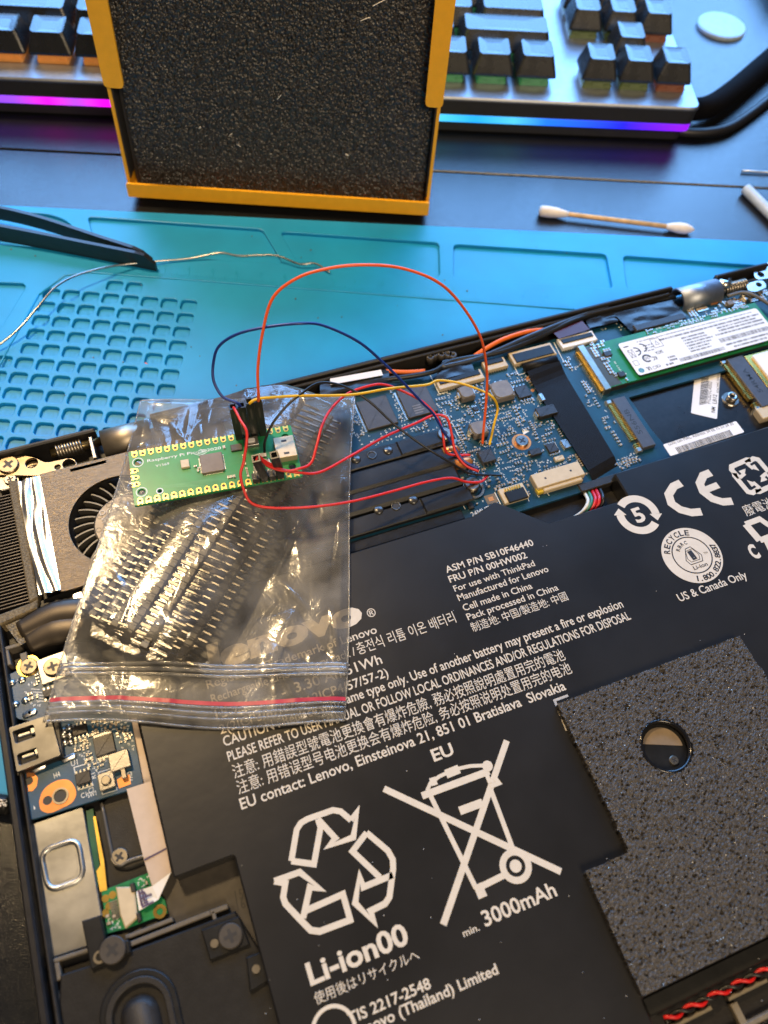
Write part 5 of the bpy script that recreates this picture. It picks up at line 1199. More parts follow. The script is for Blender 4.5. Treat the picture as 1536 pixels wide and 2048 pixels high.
# castellated pads: gold tongue with a drilled hole and a bite in the edge
def pad_mesh():
    O = [(-.85, -1.35), (-.42, -1.35), (-.42, -1.0), (.42, -1.0), (.42, -1.35), (.85, -1.35), (.85, .25)] + [(.85 * math.cos(t), .25 + .85 * math.sin(t)) for t in np.linspace(.3, math.pi - .3, 7)] + [(-.85, .25)]
    v, f = curve_sheet(np.array(O), [np.array(circ(0, .1, .5, 14))], 0, .12, .015); b = MB().add(v, f)
    me = b.proto('edge_pad', m_gold); return me
pm = pad_mesh(); hm = MB().cyl(0, 0.1, 0, .03, .5, 14).proto('pad_hole', m_printdark)
PP_ = 2.54
for i in range(20):
    for s_ in (-1, 1):
        u = (i - 9.5) * PP_; q = pp(u, s_ * (PWd / 2 - 1.35)); rz = pa_ + (0 if s_ < 0 else math.pi)
        inst(pm, 'edge_pad', pico, (q[0], q[1], PZ), rz); inst(hm, 'pad_hole', pico, (q[0], q[1], PZ + .01), rz)
for i in range(3):
    q = pp(-PLn / 2 + 1.35, (i - 1) * PP_); inst(pm, 'edge_pad', pico, (q[0], q[1], PZ), pa_ - math.pi / 2); inst(hm, 'pad_hole', pico, (q[0], q[1], PZ + .01), pa_ - math.pi / 2)
def pchip(u, v, sx, sy, h, m, name): 
    q = pp(u, v); return MB().rbox(q[0], q[1], sx, sy, PZ, PZ + h, pa_, .1, .12).build(name, m, pico)
cc_ = pchip(-1.0, 0.2, 7.0, 7.0, .9, mat('chip_taupe', (.15, .115, .085), .45, bump=.1), 'main_chip')
lg = MB()
for s_ in range(4):
    for i in range(14):
        t = (i - 6.5) * .42; a = pa_ + s_ * math.pi / 2; c, s2 = math.cos(a), math.sin(a); q = pp(-1.0, .2) + np.array([t * c - 3.7 * s2, t * s2 + 3.7 * c]); lg.rbox(q[0], q[1], .2, .5, PZ, PZ + .15, a)
lg.build('chip_leg', m_silver, pico)
pchip(-9.2, 1.6, 2.6, 3.0, .9, m_cream, 'crystal_can'); pchip(7.4, 4.6, 3.6, 2.4, .7, m_chip2, 'memory_chip')
usb_ = pchip(PLn / 2 - 3.6, .2, 6.4, 8.0, 2.7, mat('champagne_steel', (.52, .42, .28), .50, .55, var=.08), 'usb_socket')
ub = MB()
for y in (-2.4, 2.4): q = pp(PLn / 2 - 3.6, y); ub.rbox(q[0], q[1], 1.7, .8, PZ + 2.7, PZ + 2.73, pa_, .2)
ub.build('usb_slot', m_printdark, usb_)
bsh = pchip(12.4, 5.4, 4.4, 3.4, 1.5, m_steel, 'button_shell'); q = pp(12.4, 5.4); MB().rbox(q[0], q[1], 2.4, 1.6, PZ + 1.5, PZ + 2.1, pa_, .5, .2).build('button_cap', m_white, bsh)
b, e = MB(), MB()
for u, v, sx, sy in [(9.0, 1.0 - i * .75, .6, 1.0) for i in range(5)] + [(9.2, -4.2 - i * .8, .6, 1.1) for i in range(4)] + [(-6.2 + i * 1.0, .2 - (i % 2) * .9, .8, .5) for i in range(4)] + [(3.2 + i * .9, -6.0, .6, .9) for i in range(3)] + [(13.4, -3.8, 2.0, .7), (11.6, -6.2, 1.2, 1.3), (13.8, -6.6, 1.0, 1.2), (3.6, 5.6, .7, 1.0), (-5.6, -1.6, .5, .8), (15, 0, 2.2, 1.4), (16, -3, 1.6, 2.4), (18, -5.6, 1.0, 1.8), (15.5, -6.6, .9, 1.6)]:
    q = pp(u, v); b.rbox(q[0], q[1], sx * .62, sy, PZ, PZ + .5, pa_)
    for s_ in (-1, 1): q2 = q + PU * s_ * sx * .42; e.rbox(q2[0], q2[1], sx * .22, sy * 1.08, PZ, PZ + .54, pa_)
b.build('small_component', m_smd, pico, kind='stuff'); e.build('solder_end', m_silver, pico, kind='stuff')
ink = MB(); text(ink, 'Raspberry Pi Pico ©2020', pp(-20.5, 5.0), pp(2.6, 5.3), 1.1, PZ + .02, .006); text(ink, 'V1569', pp(-18.2, 2.6), pp(-14, 2.7), 1.0, PZ + .02)
for x, y in ((-PLn / 2 + 2.6, 5.6), (-PLn / 2 + 2.6, -5.6)): q = pp(x, y); ink.ring(q[0], q[1], PZ - .02, PZ + .02, 1.5, 1.75, 26)
q = pp(-PLn / 2 + 8.0, -6.4); ink.ring(q[0], q[1], PZ - .02, PZ + .02, .75, 1.1, 18)
for i in range(5): ink.ribbon([pp(-6 + i * .5, 5.2 + i * .35), pp(-3.5 + i * .5, 3.8 + i * .35)], .18, PZ + .02)
ink.build('silkscreen', m_silk, pico)
trc = MB(); rg = random.Random(4)
for i in range(16):
    y0_ = -7.4 + i * .22; pts = [pp(-16 + rg.uniform(-3, 2), -4.6 - i * .05), pp(-12 + i * .5, -5.0 - i * .17), pp(-3 + i * .55, -5.2 - .12 * i), pp(-1.5 + i * .5, -3.9)]; trc.ribbon(pts, .13, PZ + .012 + i * .0005)
for i in range(10): trc.ribbon([pp(4.0, -1.6 + i * .42), pp(6.8 + .2 * i, -1.0 + i * .3), pp(10 + .4 * i, -2.4 + i * .62), pp(13.2, -2.6 + i * .6)], .13, PZ + .014)
for i in range(6): trc.ribbon([pp(-21 + i * 2.5, 7.2), pp(-19.6 + i * 2.5, 5.9), pp(-16.5 + i * 2.5, 5.9)], .12, PZ + .013)
trc.build('copper_trace', mat('trace_light_green', (.035, .26, .09), .34), pico)
# header pins soldered in the two used stretches
m_dup = mat('black_connector', (.012, .011, .011), .38, var=.15, bump=.04)
def axis_box(mb, p0, p1, w, ux):
    p0, p1 = np.array(p0, float), np.array(p1, float); d = p1 - p0; d /= np.linalg.norm(d); ux = np.array([ux[0], ux[1], 0.0]); ux -= d * (ux @ d); ux /= np.linalg.norm(ux); uy = np.cross(d, ux); vs = []
    for p in (p0, p1):
        for a, b in ((-1, -1), (1, -1), (1, 1), (-1, 1)): vs.append(p + (ux * a + uy * b) * w / 2)
    return mb.add(vs, [(3, 2, 1, 0), (4, 5, 6, 7), (0, 1, 5, 4), (1, 2, 6, 5), (2, 3, 7, 6), (3, 0, 4, 7)]), d, ux, uy
def housing(parent, p0, p1, w=2.5):
    """square socket shell: four walls round an opening, with the dark well and crimp window"""
    p0, p1 = np.array(p0, float), np.array(p1, float); b = MB(); d = (p1 - p0) / np.linalg.norm(p1 - p0)
    ux = np.array([*PU, 0.0]); ux -= d * (ux @ d); ux /= np.linalg.norm(ux); uy = np.cross(d, ux); h = w / 2; t = .42; vs = []
    for p, k in ((p0, h), (p1, h), (p1, h - t), (p1 - d * 2.2, h - t)):
        for a, c in ((-1, -1), (1, -1), (1, 1), (-1, 1)): vs.append(p + (ux * a + uy * c) * k)
    fs = [(3, 2, 1, 0)]
    for r in range(3):
        for i in range(4): j = (i + 1) % 4; fs.append((4 * r + i, 4 * r + j, 4 * r + 4 + j, 4 * r + 4 + i))
    fs.append((12, 13, 14, 15)); b.add(vs, fs); o = b.build('connector_housing', m_dup, parent)
    wdw = MB()
    for s_ in (-1, 1):
        c = p0 * .35 + p1 * .65 + uy * s_ * (h + .01); wdw.add([c + ux * a * .28 + d * e for a, e in ((-1, -2.4), (1, -2.4), (1, 2.4), (-1, 2.4))], [(0, 1, 2, 3) if s_ < 0 else (3, 2, 1, 0)])
    wdw.build('crimp_window', m_chip2, o); return o
BR_ = (0, 2.0)
# header insulators on the board
hi = MB()
for i in range(4):
    q = pp((19 - 3 - i - 9.5) * PP_, PWd / 2 - 1.35); hi.rbox(q[0], q[1], 2.4, 2.4, PZ, PZ + 2.4, pa_, .3)
for i in (2, 3, 4, 5):
    q = pp((19 - i - 9.5) * PP_, -PWd / 2 + 1.35); hi.rbox(q[0], q[1], 2.4, 2.4, PZ, PZ + 2.4, pa_, .3)
hi.build('header_block', m_dup, pico)
hn = MB()
for i in (3, 5):
    q = pp((19 - i - 9.5) * PP_, -PWd / 2 + 1.35); hn.rbox(q[0], q[1], .64, .64, PZ, PZ + 8.4, pa_, 0, .2)
hn.build('header_pin', m_silver, pico)
def top_socket(i, lift=0.0):
    q = pp((19 - 3 - i - 9.5) * PP_, PWd / 2 - 1.35); return (q[0], q[1], PZ + 2.45), (q[0] - .25, q[1] + .9, PZ + 2.45 + 14.0 + lift)
def low_socket(i, d, h=11.0):
    q = pp((19 - i - 9.5) * PP_, -PWd / 2 + 1.35); return (q[0], q[1], PZ + 2.45), (q[0] + d[0], q[1] + d[1], PZ + 2.45 + h)
wires = []
def jumper(label, m, pts, sock=None, r=.45):
    p = sock[0] if sock else pts[0]; t = thing('jumper_wire', label, 'wire', tuple(np.round(p, 3)), 'jumper wires between board and laptop')
    if sock:
        housing(t, *sock); pts = [tuple(np.array(sock[1]) - (np.array(sock[1]) - np.array(sock[0])) / 14 * 2.0)] + pts
    pts = [np.array(q_) + (rng.normal(0, .28, 3) if 1 < k_ < len(pts) - 2 else 0) for k_, q_ in enumerate(pts)]
    MB().tube(pts, r, 9, smooth=9).build('insulation', m, t, True)
    e = np.array(pts[-1]); MB().tube([e, e + [0, -.3, -.6], e + [.1, -.6, -1.0]], .26, 6).build('bare_end', m_silver, t, True)
    return t
def P3s(lst): return [at3(*p) for p in lst]
m_red = mat('red_insulation', (.62, .022, .020), .40, var=.04); m_or = mat('orange_insulation', (.80, .105, .018), .40, var=.04); m_bl = mat('blue_insulation', (.010, .032, .20), .34, var=.06); m_ye = mat('yellow_insulation', (.72, .43, .010), .40, var=.04); m_bk = mat('black_insulation', (.010, .010, .011), .36)
jumper('orange jumper wire making the tallest loop over the blue mat', m_or, P3s([(517, 792, 50), (513, 735, 58), (525, 660, 68), (547, 598, 76), (590, 553, 82), (650, 535, 85), (720, 531, 85), (800, 538, 82), (870, 562, 76), (920, 607, 66), (958, 672, 53), (974, 740, 39), (973, 800, 28), (967, 860, 19), (965, 888, 14.6)]), top_socket(0, 0))
jumper('yellow jumper wire running straight across above the red wires', m_ye, P3s([(500, 806, 47.5), (513, 800, 48.2), (530, 795, 48), (600, 793, 45), (700, 788, 40), (780, 778, 36), (850, 766, 33), (878, 760, 31), (920, 768, 29), (962, 780, 27), (986, 796, 25), (992, 818, 21), (989, 850, 17.5), (982, 876, 15.5), (979, 890, 14.6)]), top_socket(1, 0))
jumper('dark blue jumper wire looping left over the numbered mat cells', m_bl, P3s([(474, 806, 47.4), (445, 795, 49), (428, 760, 53), (426, 725, 57), (440, 690, 62), (475, 668, 66), (530, 655, 69), (600, 647, 70), (650, 652, 67), (715, 683, 60), (768, 727, 51), (807, 769, 43), (844, 803, 36), (871, 828, 30), (888, 860, 25), (906, 892, 20), (928, 922, 16.5), (958, 938, 14.6)]), top_socket(2, -1.4))
jumper('red jumper wire hanging lowest, dipping below the green board', m_red, P3s([(468, 816, 46.5), (481, 838, 47), (490, 870, 45.5), (488, 920, 41), (483, 950, 38), (487, 978, 35), (503, 1002, 32), (545, 1014, 30), (620, 1015, 28.5), (700, 1006, 26.5), (780, 986, 24.5), (850, 965, 22.5), (900, 957, 20.5), (935, 963, 18), (962, 963, 16), (976, 950, 14.6)]), top_socket(3, -1.4))
lowA = low_socket(4, (-2.0, -1.2), 11.6); tA = lowA[1]
jumper('red jumper wire in the middle, curving over the heat pipes', m_red, P3s([(519, 915, 43.5), (535, 928, 40.5), (565, 939, 37.5), (600, 944, 36), (640, 940, 34.5), (700, 910, 32), (770, 875, 30), (830, 844, 28), (868, 831, 26.5), (893, 838, 25), (905, 870, 22.5), (912, 905, 19), (930, 930, 16.5), (957, 943, 14.6)]), lowA)
jumper('red jumper wire arching highest of the reds beside the memory chips', m_red, [np.array(tA) - [0, 0, 1.5]] + P3s([(518, 912, 44), (538, 930, 40), (572, 939, 37.5), (600, 938, 37), (622, 925, 37), (635, 890, 38), (645, 850, 39), (666, 815, 38), (700, 787, 37), (740, 772, 36), (770, 770, 34.5), (810, 785, 31.5), (848, 808, 28.5), (876, 836, 25.5), (885, 868, 22.5), (887, 896, 19.5), (900, 909, 17), (940, 910, 15)]))
jumper('thin black jumper wire crossing behind the yellow one', m_bk, P3s([(529, 905, 33.5), (530, 882, 37), (543, 850, 41), (570, 818, 44), (600, 790, 45.5), (640, 767, 45), (690, 775, 41), (740, 801, 37), (790, 850, 32), (850, 895, 27), (900, 926, 22), (940, 945, 18), (985, 950, 15.3), (1003, 951, 14.4)]), r=.42)
es = thing('pin_socket', 'empty black pin socket standing beside the metal usb socket', 'connector', low_socket(2, (0, 0))[0]); housing(es, *low_socket(2, (-1.6, -1.2), 11.6))

# ------------------------------------------------------------------ orange box leaning back
LN = math.radians(5); bz0 = 4.0; q0, q1 = at(258, 390, bz0), at(856, 428, bz0)
BU = (q1 - q0) / np.linalg.norm(q1 - q0); BN = np.array([-BU[1], BU[0]]); bw = np.linalg.norm(q1 - q0)
bu = np.array([*BU, 0]); bd = np.array([*(BN * math.cos(LN)), -math.sin(LN)]); bh = np.array([*(BN * math.sin(LN)), math.cos(LN)]); bo = np.array([*q0, bz0])
box = thing('foam_lined_box', 'bright orange open box with black foam standing behind the mat', 'box', tuple(np.round(bo, 2)))
def B3(u, d, h): return bo + bu * u + bd * d + bh * h
def bslab(poly_uh, d0, d1, name, m, smooth=False):
    n = len(poly_uh); P = [B3(u, d0, h) for u, h in poly_uh] + [B3(u, d1, h) for u, h in poly_uh]
    fs = [tuple(range(n)), tuple(range(2 * n - 1, n - 1, -1))] + [(i, n + i, n + (i + 1) % n, (i + 1) % n) for i in range(n)]
    return MB().add(P, fs).build(name, m, box, smooth)
BH, BD, tk_ = 93.0, 42.0, 1.3
def brick(u0, u1, d0, d1, h0, h1, name, m):
    return bslab([(u0, h0), (u1, h0), (u1, h1), (u0, h1)], d0, d1, name, m)
brick(0, bw, 0.0, BD, 0, tk_, 'bottom_wall', m_box); brick(0, tk_, 1.5, BD, tk_ + .02, BH, 'side_wall', m_box); brick(bw - tk_, bw, 1.5, BD, tk_ + .02, BH, 'side_wall', m_box); brick(tk_ + .02, bw - tk_ - .02, BD - tk_, BD, tk_ + .02, BH, 'back_wall', m_box)
brick(tk_ + .02, tk_ + .6, 2.2, BD - 2, 7, BH, 'side_lining', m_boxin); brick(bw - tk_ - .6, bw - tk_ - .02, 2.2, BD - 2, 7, BH, 'side_lining', m_boxin)
lipP = [(p[0], p[1]) for p in round_poly([(.0, .0), (bw, .0), (bw, 6.2), (.0, 6.2)], .7, 3)]
bslab(lipP, -1.3, -.02, 'front_lip', m_box)
def uh_of(x, y):
    """point of the leaning front plane seen at a photo pixel"""
    d = R.T @ np.array([x - 768, -(y - 1024), -FPX], float); nrm = bd; t = ((bo - np.array([0, 0, CZ])) @ nrm) / (d @ nrm); p = np.array([0, 0, CZ]) + d * t - bo; return p @ bu, p @ bh
hl_ = uh_of(235, 177)[1]; hr2 = uh_of(850, 214)[1]; wl_ = uh_of(208, 0)[0] - 0.0; wr_ = uh_of(852, 210)[0]
print('TAB', hl_, hr2, wl_, wr_, bw, uh_of(237, 170), uh_of(887, 0))
bslab([tuple(p) for p in round_poly([(-.6, hl_), (7.2, hl_), (7.6, BH), (-.6, BH)], 2.0, 4)], .05, 1.35, 'front_tab', m_box)
bslab([tuple(p) for p in round_poly([(bw - 6.4, hr2), (bw + .6, hr2), (bw + .6, BH), (bw - 6.8, BH)], 2.0, 4)], .05, 1.35, 'front_tab', m_box)
# open-cell foam: real pitted relief
nx, ny = 430, 300; rgf = np.random.default_rng(3)
gxs = np.linspace(tk_ + 3.2, bw - tk_ - 1.2, nx); gys = np.linspace(tk_ + .2, BH - 2, ny)
fld = rgf.random((ny, nx)); 
def blur(a, k):
    for _ in range(k): a = (a + np.roll(a, 1, 0) + np.roll(a, -1, 0) + np.roll(a, 1, 1) + np.roll(a, -1, 1)) / 5
    return a
f1 = blur(fld, 1); f1 = (f1 - f1.mean()) / f1.std(); f2 = blur(rgf.random((ny, nx)), 5); f2 = (f2 - f2.mean()) / f2.std()
hh = -np.abs(f1) * .9 - .35 * np.abs(f2) + .4
vs = [B3(gxs[i] + rgf.uniform(-.1, .1), 6.2 - hh[j, i] * .62, gys[j] + rgf.uniform(-.1, .1)) for j in range(ny) for i in range(nx)]
fs = [(j * nx + i, j * nx + i + 1, (j + 1) * nx + i + 1, (j + 1) * nx + i) for j in range(ny - 1) for i in range(nx - 1)]
bfo = MB().add(vs, fs).build('foam_liner', m_boxfoam, box, True, label='black open-cell foam lining')
MB().add([B3(u, d, h) for d in (7.8, 20) for u, h in ((tk_ + 1.2, tk_ + .1), (bw - tk_ - .8, tk_ + .1), (bw - tk_ - .8, BH - 2), (tk_ + 1.2, BH - 2))], [(0, 1, 2, 3), (7, 6, 5, 4), (0, 4, 5, 1), (1, 5, 6, 2), (2, 6, 7, 3), (3, 7, 4, 0)]).build('foam_core', m_boxin, box)
lint = MB(); rg = random.Random(2)
for x, y, l in ((552, 212, 2.6), (455, 287, 2.2), (470, 302, 2.0), (690, 322, 1.4), (395, 270, .8), (745, 25, 5), (720, 55, 4)):
    u, h = uh_of(x, y); a = rg.uniform(-.6, .9); lint.tube([B3(u, 5.3, h), B3(u + l / 2 * math.cos(a), 5.0, h + l / 2 * math.sin(a) + .2), B3(u + l * math.cos(a), 5.3, h + l * math.sin(a))], .13 if l > 1.5 else .3, 5)
lint.build('lint_fibre', m_cotton, box, kind='stuff')

# ------------------------------------------------------------------ keyboard
KT = math.radians(-19.2); k1 = np.array([math.cos(KT), math.sin(KT)]); k2 = np.array([-math.sin(KT), math.cos(KT)]); KO = at(1403, 218, 20)
def kp(a, b): return KO + k1 * a + k2 * b
kbd = thing('keyboard', 'backlit mechanical keyboard with floating black keycaps and rainbow light strip', 'keyboard', (*KO, 0))
KL, KD = -352.0, 128.0
def kprism(a0, b0, a1, b1, z0, z1, r, name, m, ch=.3, ins=0):
    return MB().prism(round_poly([kp(a0, b0), kp(a1, b0), kp(a1, b1), kp(a0, b1)], r, 5), z0, z1, ch).build(name, m, kbd)
kprism(KL + 3, 3, -3, KD - 3, 1.5, 7.5, 4, 'base', m_kside); kprism(KL + .3, .4, -.3, KD - .4, 11.4, 18.6, 5, 'case', m_kside, .2); kprism(KL, 0, 0, KD, 18.7, 20.2, 5, 'top_plate', m_kplate, .7)
# light strip
sm = bpy.data.materials.new('rainbow_light_strip'); sm.use_nodes = True; N = sm.node_tree.nodes; L = sm.node_tree.links; b = N['Principled BSDF']; b.inputs['Roughness'].default_value = .35
tc = N.new('ShaderNodeTexCoord'); mp = N.new('ShaderNodeMapping'); mp.inputs['Rotation'].default_value = (0, 0, -KT); sx_ = N.new('ShaderNodeSeparateXYZ'); mr = N.new('ShaderNodeMapRange'); mr.inputs['From Min'].default_value = KL * MM; mr.inputs['From Max'].default_value = 0
rp = N.new('ShaderNodeValToRGB'); cr = rp.color_ramp
L.new(tc.outputs['Object'], mp.inputs[0]); L.new(mp.outputs[0], sx_.inputs[0]); L.new(sx_.outputs[0], mr.inputs['Value']); L.new(mr.outputs[0], rp.inputs[0])
stops = [(0, (.16, .05, .9)), (.07, (.30, .06, .85)), (.115, (.85, 0, .9)), (.15, (.45, .06, .85)), (.185, (.85, 0, .9)), (.30, (.9, .02, .3)), (.42, (.2, .8, .1)), (.57, (.0, .65, .75)), (.64, (.06, .55, .95)), (.69, (0, .35, .95)), (.745, (.06, .5, .95)), (.79, (0, .16, .95)), (.90, (.003, .005, .95)), (.955, (.16, 0, .9)), (1, (.28, 0, .85))]
while len(cr.elements) < len(stops): cr.elements.new(.5)
for e_, (p_, c_) in zip(cr.elements, stops): e_.position = p_; e_.color = (*c_, 1)
L.new(rp.outputs[0], b.inputs['Emission Color']); b.inputs['Emission Strength'].default_value = 1.5; b.inputs['Base Color'].default_value = (.03, .03, .035, 1)
kprism(KL + .6, .5, -.6, KD - .5, 7.6, 11.3, 5, 'light_strip', sm, .3)
U_, RP, RB = 18.4, 20.2, 11.5
KC = {}
def keycap_mesh(wd):
    k = round(wd, 1)
    if k in KC: return KC[k]
    n = 7; vs = []; fs = []; d = 17.6; w0 = wd - 1.0; tw_ = w0 - 5.2; td = 12.6
    ring0 = rrect(w0, d, 1.2, 2); ring1 = rrect(tw_, td, 1.4, 2) + np.array([0, .9])
    m_ = len(ring0); vs = [(p[0], p[1], 0) for p in ring0] + [(p[0] * .985, p[1] * .985, 1.0) for p in ring0]
    def zt_(x, y): return 9.2 - 1.0 * (1 - (2 * x / tw_) ** 2) * (1 if wd < 40 else .7) + .05 * y
    vs += [(p[0], p[1], zt_(*p)) for p in ring1] + [(p[0] * .86, (p[1] - .9) * .86 + .9, zt_(p[0] * .86, p[1] * .86) - .04) for p in ring1] + [(p[0] * .5, (p[1] - .9) * .5 + .9, zt_(p[0] * .5, p[1] * .5) - .05) for p in ring1]
    for r in range(4):
        for i in range(m_): j = (i + 1) % m_; fs.append((r * m_ + i, r * m_ + j, (r + 1) * m_ + j, (r + 1) * m_ + i))
    fs.append(tuple(4 * m_ + i for i in range(m_))); b = MB().add(vs, fs); me = b.proto('keycap', m_key); KC[k] = me; return me
def switch_mesh(nm, col, e):
    m = mat(nm, col, .25, emit=col, es=e, trans=.25); b = MB(); b.prism(rrect(14.4, 14.4, .8, 2), 0, 1.6, .2); b.prism(rrect(13.6, 13.6, .8, 2), 1.6, 4.4, 1.2); b.box(-2.6, -7.5, 1.2, 2.6, -6.6, 3.4, .2); b.box(-6.4, -7.4, 1.0, -3.6, -6.8, 2.0, .1); b.box(3.6, -7.4, 1.0, 6.4, -6.8, 2.0, .1)
    me = b.proto('key_switch', m); return me
SW = {'amber': switch_mesh('amber_switch', (.55, .22, .05), .35), 'olive': switch_mesh('olive_switch', (.10, .13, .035), .16), 'green': switch_mesh('green_switch', (.05, .22, .09), .22), 'rust': switch_mesh('rust_switch', (.20, .06, .025), .22)}
def key(a0, a1, row, boff=0.0):
    ac = (a0 + a1) / 2; bb_ = RB + row * RP + 8.8 + boff; q = kp(ac, bb_); zt_ = 24.6
    inst(keycap_mesh(a1 - a0), 'keycap', kbd, (q[0], q[1], zt_), KT)
    c_ = 'amber' if ac < -200 else ('green' if ac < -75 else ('olive' if ac < -25 else 'rust'))
    q = kp(ac, bb_ - .6); inst(SW[c_], 'key_switch', kbd, (q[0], q[1], 20.2), KT)
for i in range(3): key(-59.2 + i * U_, -59.2 + (i + 1) * U_, 0); key(-59.2 + i * U_, -59.2 + (i + 1) * U_, 2, 3.0); key(-59.2 + i * U_, -59.2 + (i + 1) * U_, 3, 3.0)
key(-59.2 + U_, -59.2 + 2 * U_, 1)
x = -339.5
for wd in (20.9, 20.9, 20.9, 122.6, 20.9, 20.9, 20.9, 20.9): key(x, x + wd, 0); x += wd
def rowf(first, n, row):
    x = -339.5; key(x, x + first, row); x += first
    for i in range(n): key(x, x + U_, row); x += U_
    key(x, -70.6, row)
rowf(38.2, 10, 1); rowf(30.5, 11, 2); rowf(26.5, 12, 3); rowf(U_, 12, 4)

# ------------------------------------------------------------------ small things on the desk
def lying(name, label, cat, p0): return thing(name, label, cat, tuple(p0))
a, b = at3(1092, 423, 2.6), at3(1375, 458, 2.2)
sw = lying('cotton_swab', 'wooden cotton swab with one pointed tip lying on the dark desk', 'cotton swab', a)
d = (b - a) / np.linalg.norm(b - a); MB().tube([a, b], 1.1, 12).build('stick', m_wood, sw, True)
def lobe(c, prof, name): 
    P = [c + d * s for s, r in prof]; MB().tube(P, [r for s, r in prof], 16, smooth=0).build(name, m_cotton, sw, True)
lobe(a, [(-3.2, .6), (-3.0, 2.0), (-2.2, 2.5), (1, 2.55), (5, 2.3), (8.5, 1.6), (10.5, 1.15)], 'cotton_tip'); lobe(b, [(-10, 1.15), (-7.5, 1.9), (-4, 2.5), (-1, 2.4), (1.5, 1.6), (3.0, .5), (3.2, .1)], 'cotton_tip')
q = at(1443, 51, 1.5); ds_ = lying('white_disc', 'round white plastic disc lying right of the keyboard', 'disc', (q[0], q[1], 0))
MB().cyl(q[0], q[1], 0.1, 2.2, 14.0, 56, .6).build('disc_body', m_whitepl, ds_, False); MB().cyl(q[0], q[1], 2.2, 2.3, 12.4, 48).build('disc_face', m_whitepl, ds_)
a, b = at3(1492, 378, 2.4), at3(1565, 452, 2.4); tb_ = lying('plastic_tube', 'frosted white plastic tube lying at the right edge of the desk', 'tube', a)
MB().tube([a, b], 2.6, 16, False).build('tube_wall', mat('frosted_plastic', (.62, .68, .70), .35, trans=.3), tb_, True); MB().tube([a + [0, 0, 0], b], 1.8, 14, False).build('tube_bore', m_whitepl, tb_, True)
a, b = at3(1484, 342, .9), at3(1600, 348, .9); pn = lying('steel_pin', 'thin steel pin lying above the plastic tube', 'pin', a); MB().tube([a, b], .6, 10).build('pin_shaft', m_steel, pn, True)
cb_ = lying('keyboard_cable', 'black cable curving out from under the keyboard corner', 'cable', at3(1290, 252, 0)); MB().tube(P3s([(1270, 240, 3), (1330, 257, 3), (1390, 266, 3), (1450, 258, 3), (1500, 228, 3), (1560, 180, 3), (1640, 110, 3)]), 2.4, 12, smooth=8).build('cable_jacket', mat('soft_black_cable', (.010, .010, .012), .45), cb_, True)
# monitor stand foot at the far right
mf = at(1560, -10, 0); ms_ = lying('monitor_stand', 'black monitor stand foot at the far right corner of the desk', 'stand', (*mf, 0))
MB().prism(round_poly([mf + [-9, -6], mf + [70, -35], mf + [90, 20], mf + [10, 50]], 5), 0, 14, 1.5).build('foot', m_plastic, ms_)
rc_ = lying('dark_band_tube', 'thick black tube standing in for a blurred dark band behind the keyboard corner', 'dark band', at3(1420, 215, 0)); MB().tube(P3s([(1250, 130, 7), (1330, 205, 7), (1400, 218, 7), (1455, 190, 7), (1536, 122, 7), (1640, 30, 7)]), 5.6, 16, smooth=8).build('band_tube_wall', mat('soft_black_band', (.004, .004, .005), .9, spec=.08), rc_, True)  # made-up tube in place of a soft dark band on the desk
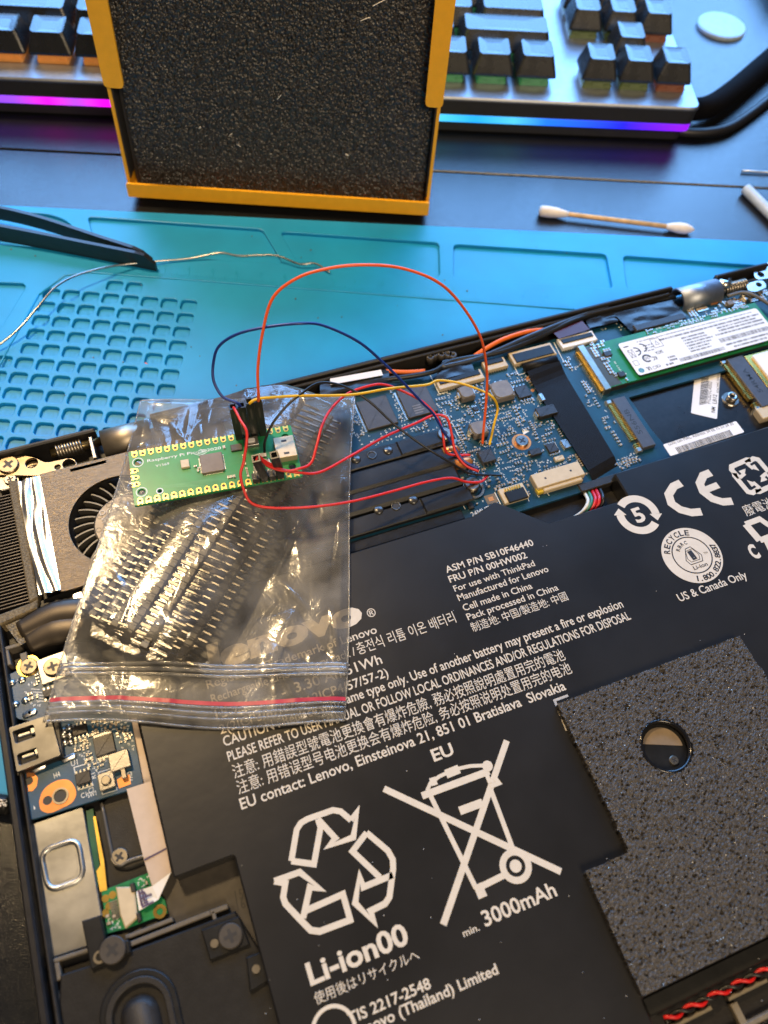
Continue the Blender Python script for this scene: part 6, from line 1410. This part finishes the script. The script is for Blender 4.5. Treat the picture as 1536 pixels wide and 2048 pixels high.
# tweezers
tw_ = lying('tweezers', 'black steel tweezers reaching in from the left over the mat', 'tweezers', at3(312, 536, 3.3))
def blade(bot, z0, h0, h1, th, name):
    P = catmull(np.array([np.array([*at(*p, zz), zz]) for p, zz in bot]), 6); n = len(P); vs = []; fs = []
    T = np.gradient(P[:, :2], axis=0); T /= np.linalg.norm(T, axis=1)[:, None]; Nn = np.stack([-T[:, 1], T[:, 0]], 1) * th / 2
    hs2 = np.interp(np.linspace(0, 1, n), [0, .02, .05, .3, 1], [h0 * .45, h0 * .8, h0, h0, h1])
    for i in range(n):
        for s_, zz in ((-1, 0), (1, 0), (1, hs2[i]), (-1, hs2[i])): vs.append((P[i][0] + s_ * Nn[i][0], P[i][1] + s_ * Nn[i][1], P[i][2] + zz))
    for i in range(n - 1):
        for k in range(4): j = (k + 1) % 4; fs.append((4 * i + k, 4 * i + j, 4 * i + 4 + j, 4 * i + 4 + k))
    fs += [(3, 2, 1, 0), tuple(4 * (n - 1) + k for k in range(4))]; MB().add(vs, fs).build(name, m_tweezer, tw_)
blade([((314, 540), 3.3), ((200, 517), 3.4), ((60, 490), 3.6), ((-60, 470), 4), ((-260, 440), 4)], 3.3, 7.6, 8.6, 1.5, 'near_arm')
blade([((306, 528), 3.6), ((200, 494), 4.2), ((90, 458), 4.4), ((0, 437), 4.4), ((-100, 425), 4.2), ((-260, 425), 4)], 3.3, 6.2, 6.6, 1.5, 'far_arm')
# solder wire and a clipped bit of insulation
so2 = lying('solder_wire', 'thin silver solder wire winding across the mat behind the tweezers', 'solder', at3(150, 552, ZM))
MB().tube(P3s([(-60, 720, 4), (0, 688, 5.5), (40, 655, 7), (75, 615, 8.5), (110, 575, 9.5), (150, 552, 9), (200, 537, 8), (250, 529, 6), (318, 522, 4.6), (380, 517, 4.2), (440, 506, 6), (480, 512, 5.2), (550, 511, 6), (598, 528, 5), (630, 527, 5.2), (660, 545, 4)]), .42, 8, smooth=8).build('wire_strand', mat('bright_solder', (.45, .44, .42), .28, 1.0), so2, True)
ob_ = lying('wire_offcut', 'tiny orange wire offcut lying in a mat cell', 'offcut', at3(293, 729, 2)); MB().tube(P3s([(289, 727, 2.6), (298, 732, 2.4)]), .55, 8).build('offcut_sleeve', m_or, ob_, True)
bc_ = lying('braided_cord', 'black braided cord with white flecks beside the laptop at left', 'cord', at3(0, 1606, 0))
MB().tube(P3s([(-60, 1596, 3), (-10, 1606, 3), (18, 1610, 3)]), 2.6, 12, smooth=5).build('cord_sheath', m_plastic, bc_, True)
fk = MB(); rg = random.Random(6)
for i in range(16): p = at3(rg.uniform(-8, 16), rg.uniform(1599, 1612), 5.4); fk.cyl(p[0], p[1], 5.0, 5.7, rg.uniform(.2, .4), 6)
fk.build('white_fleck', m_white, bc_, kind='stuff')
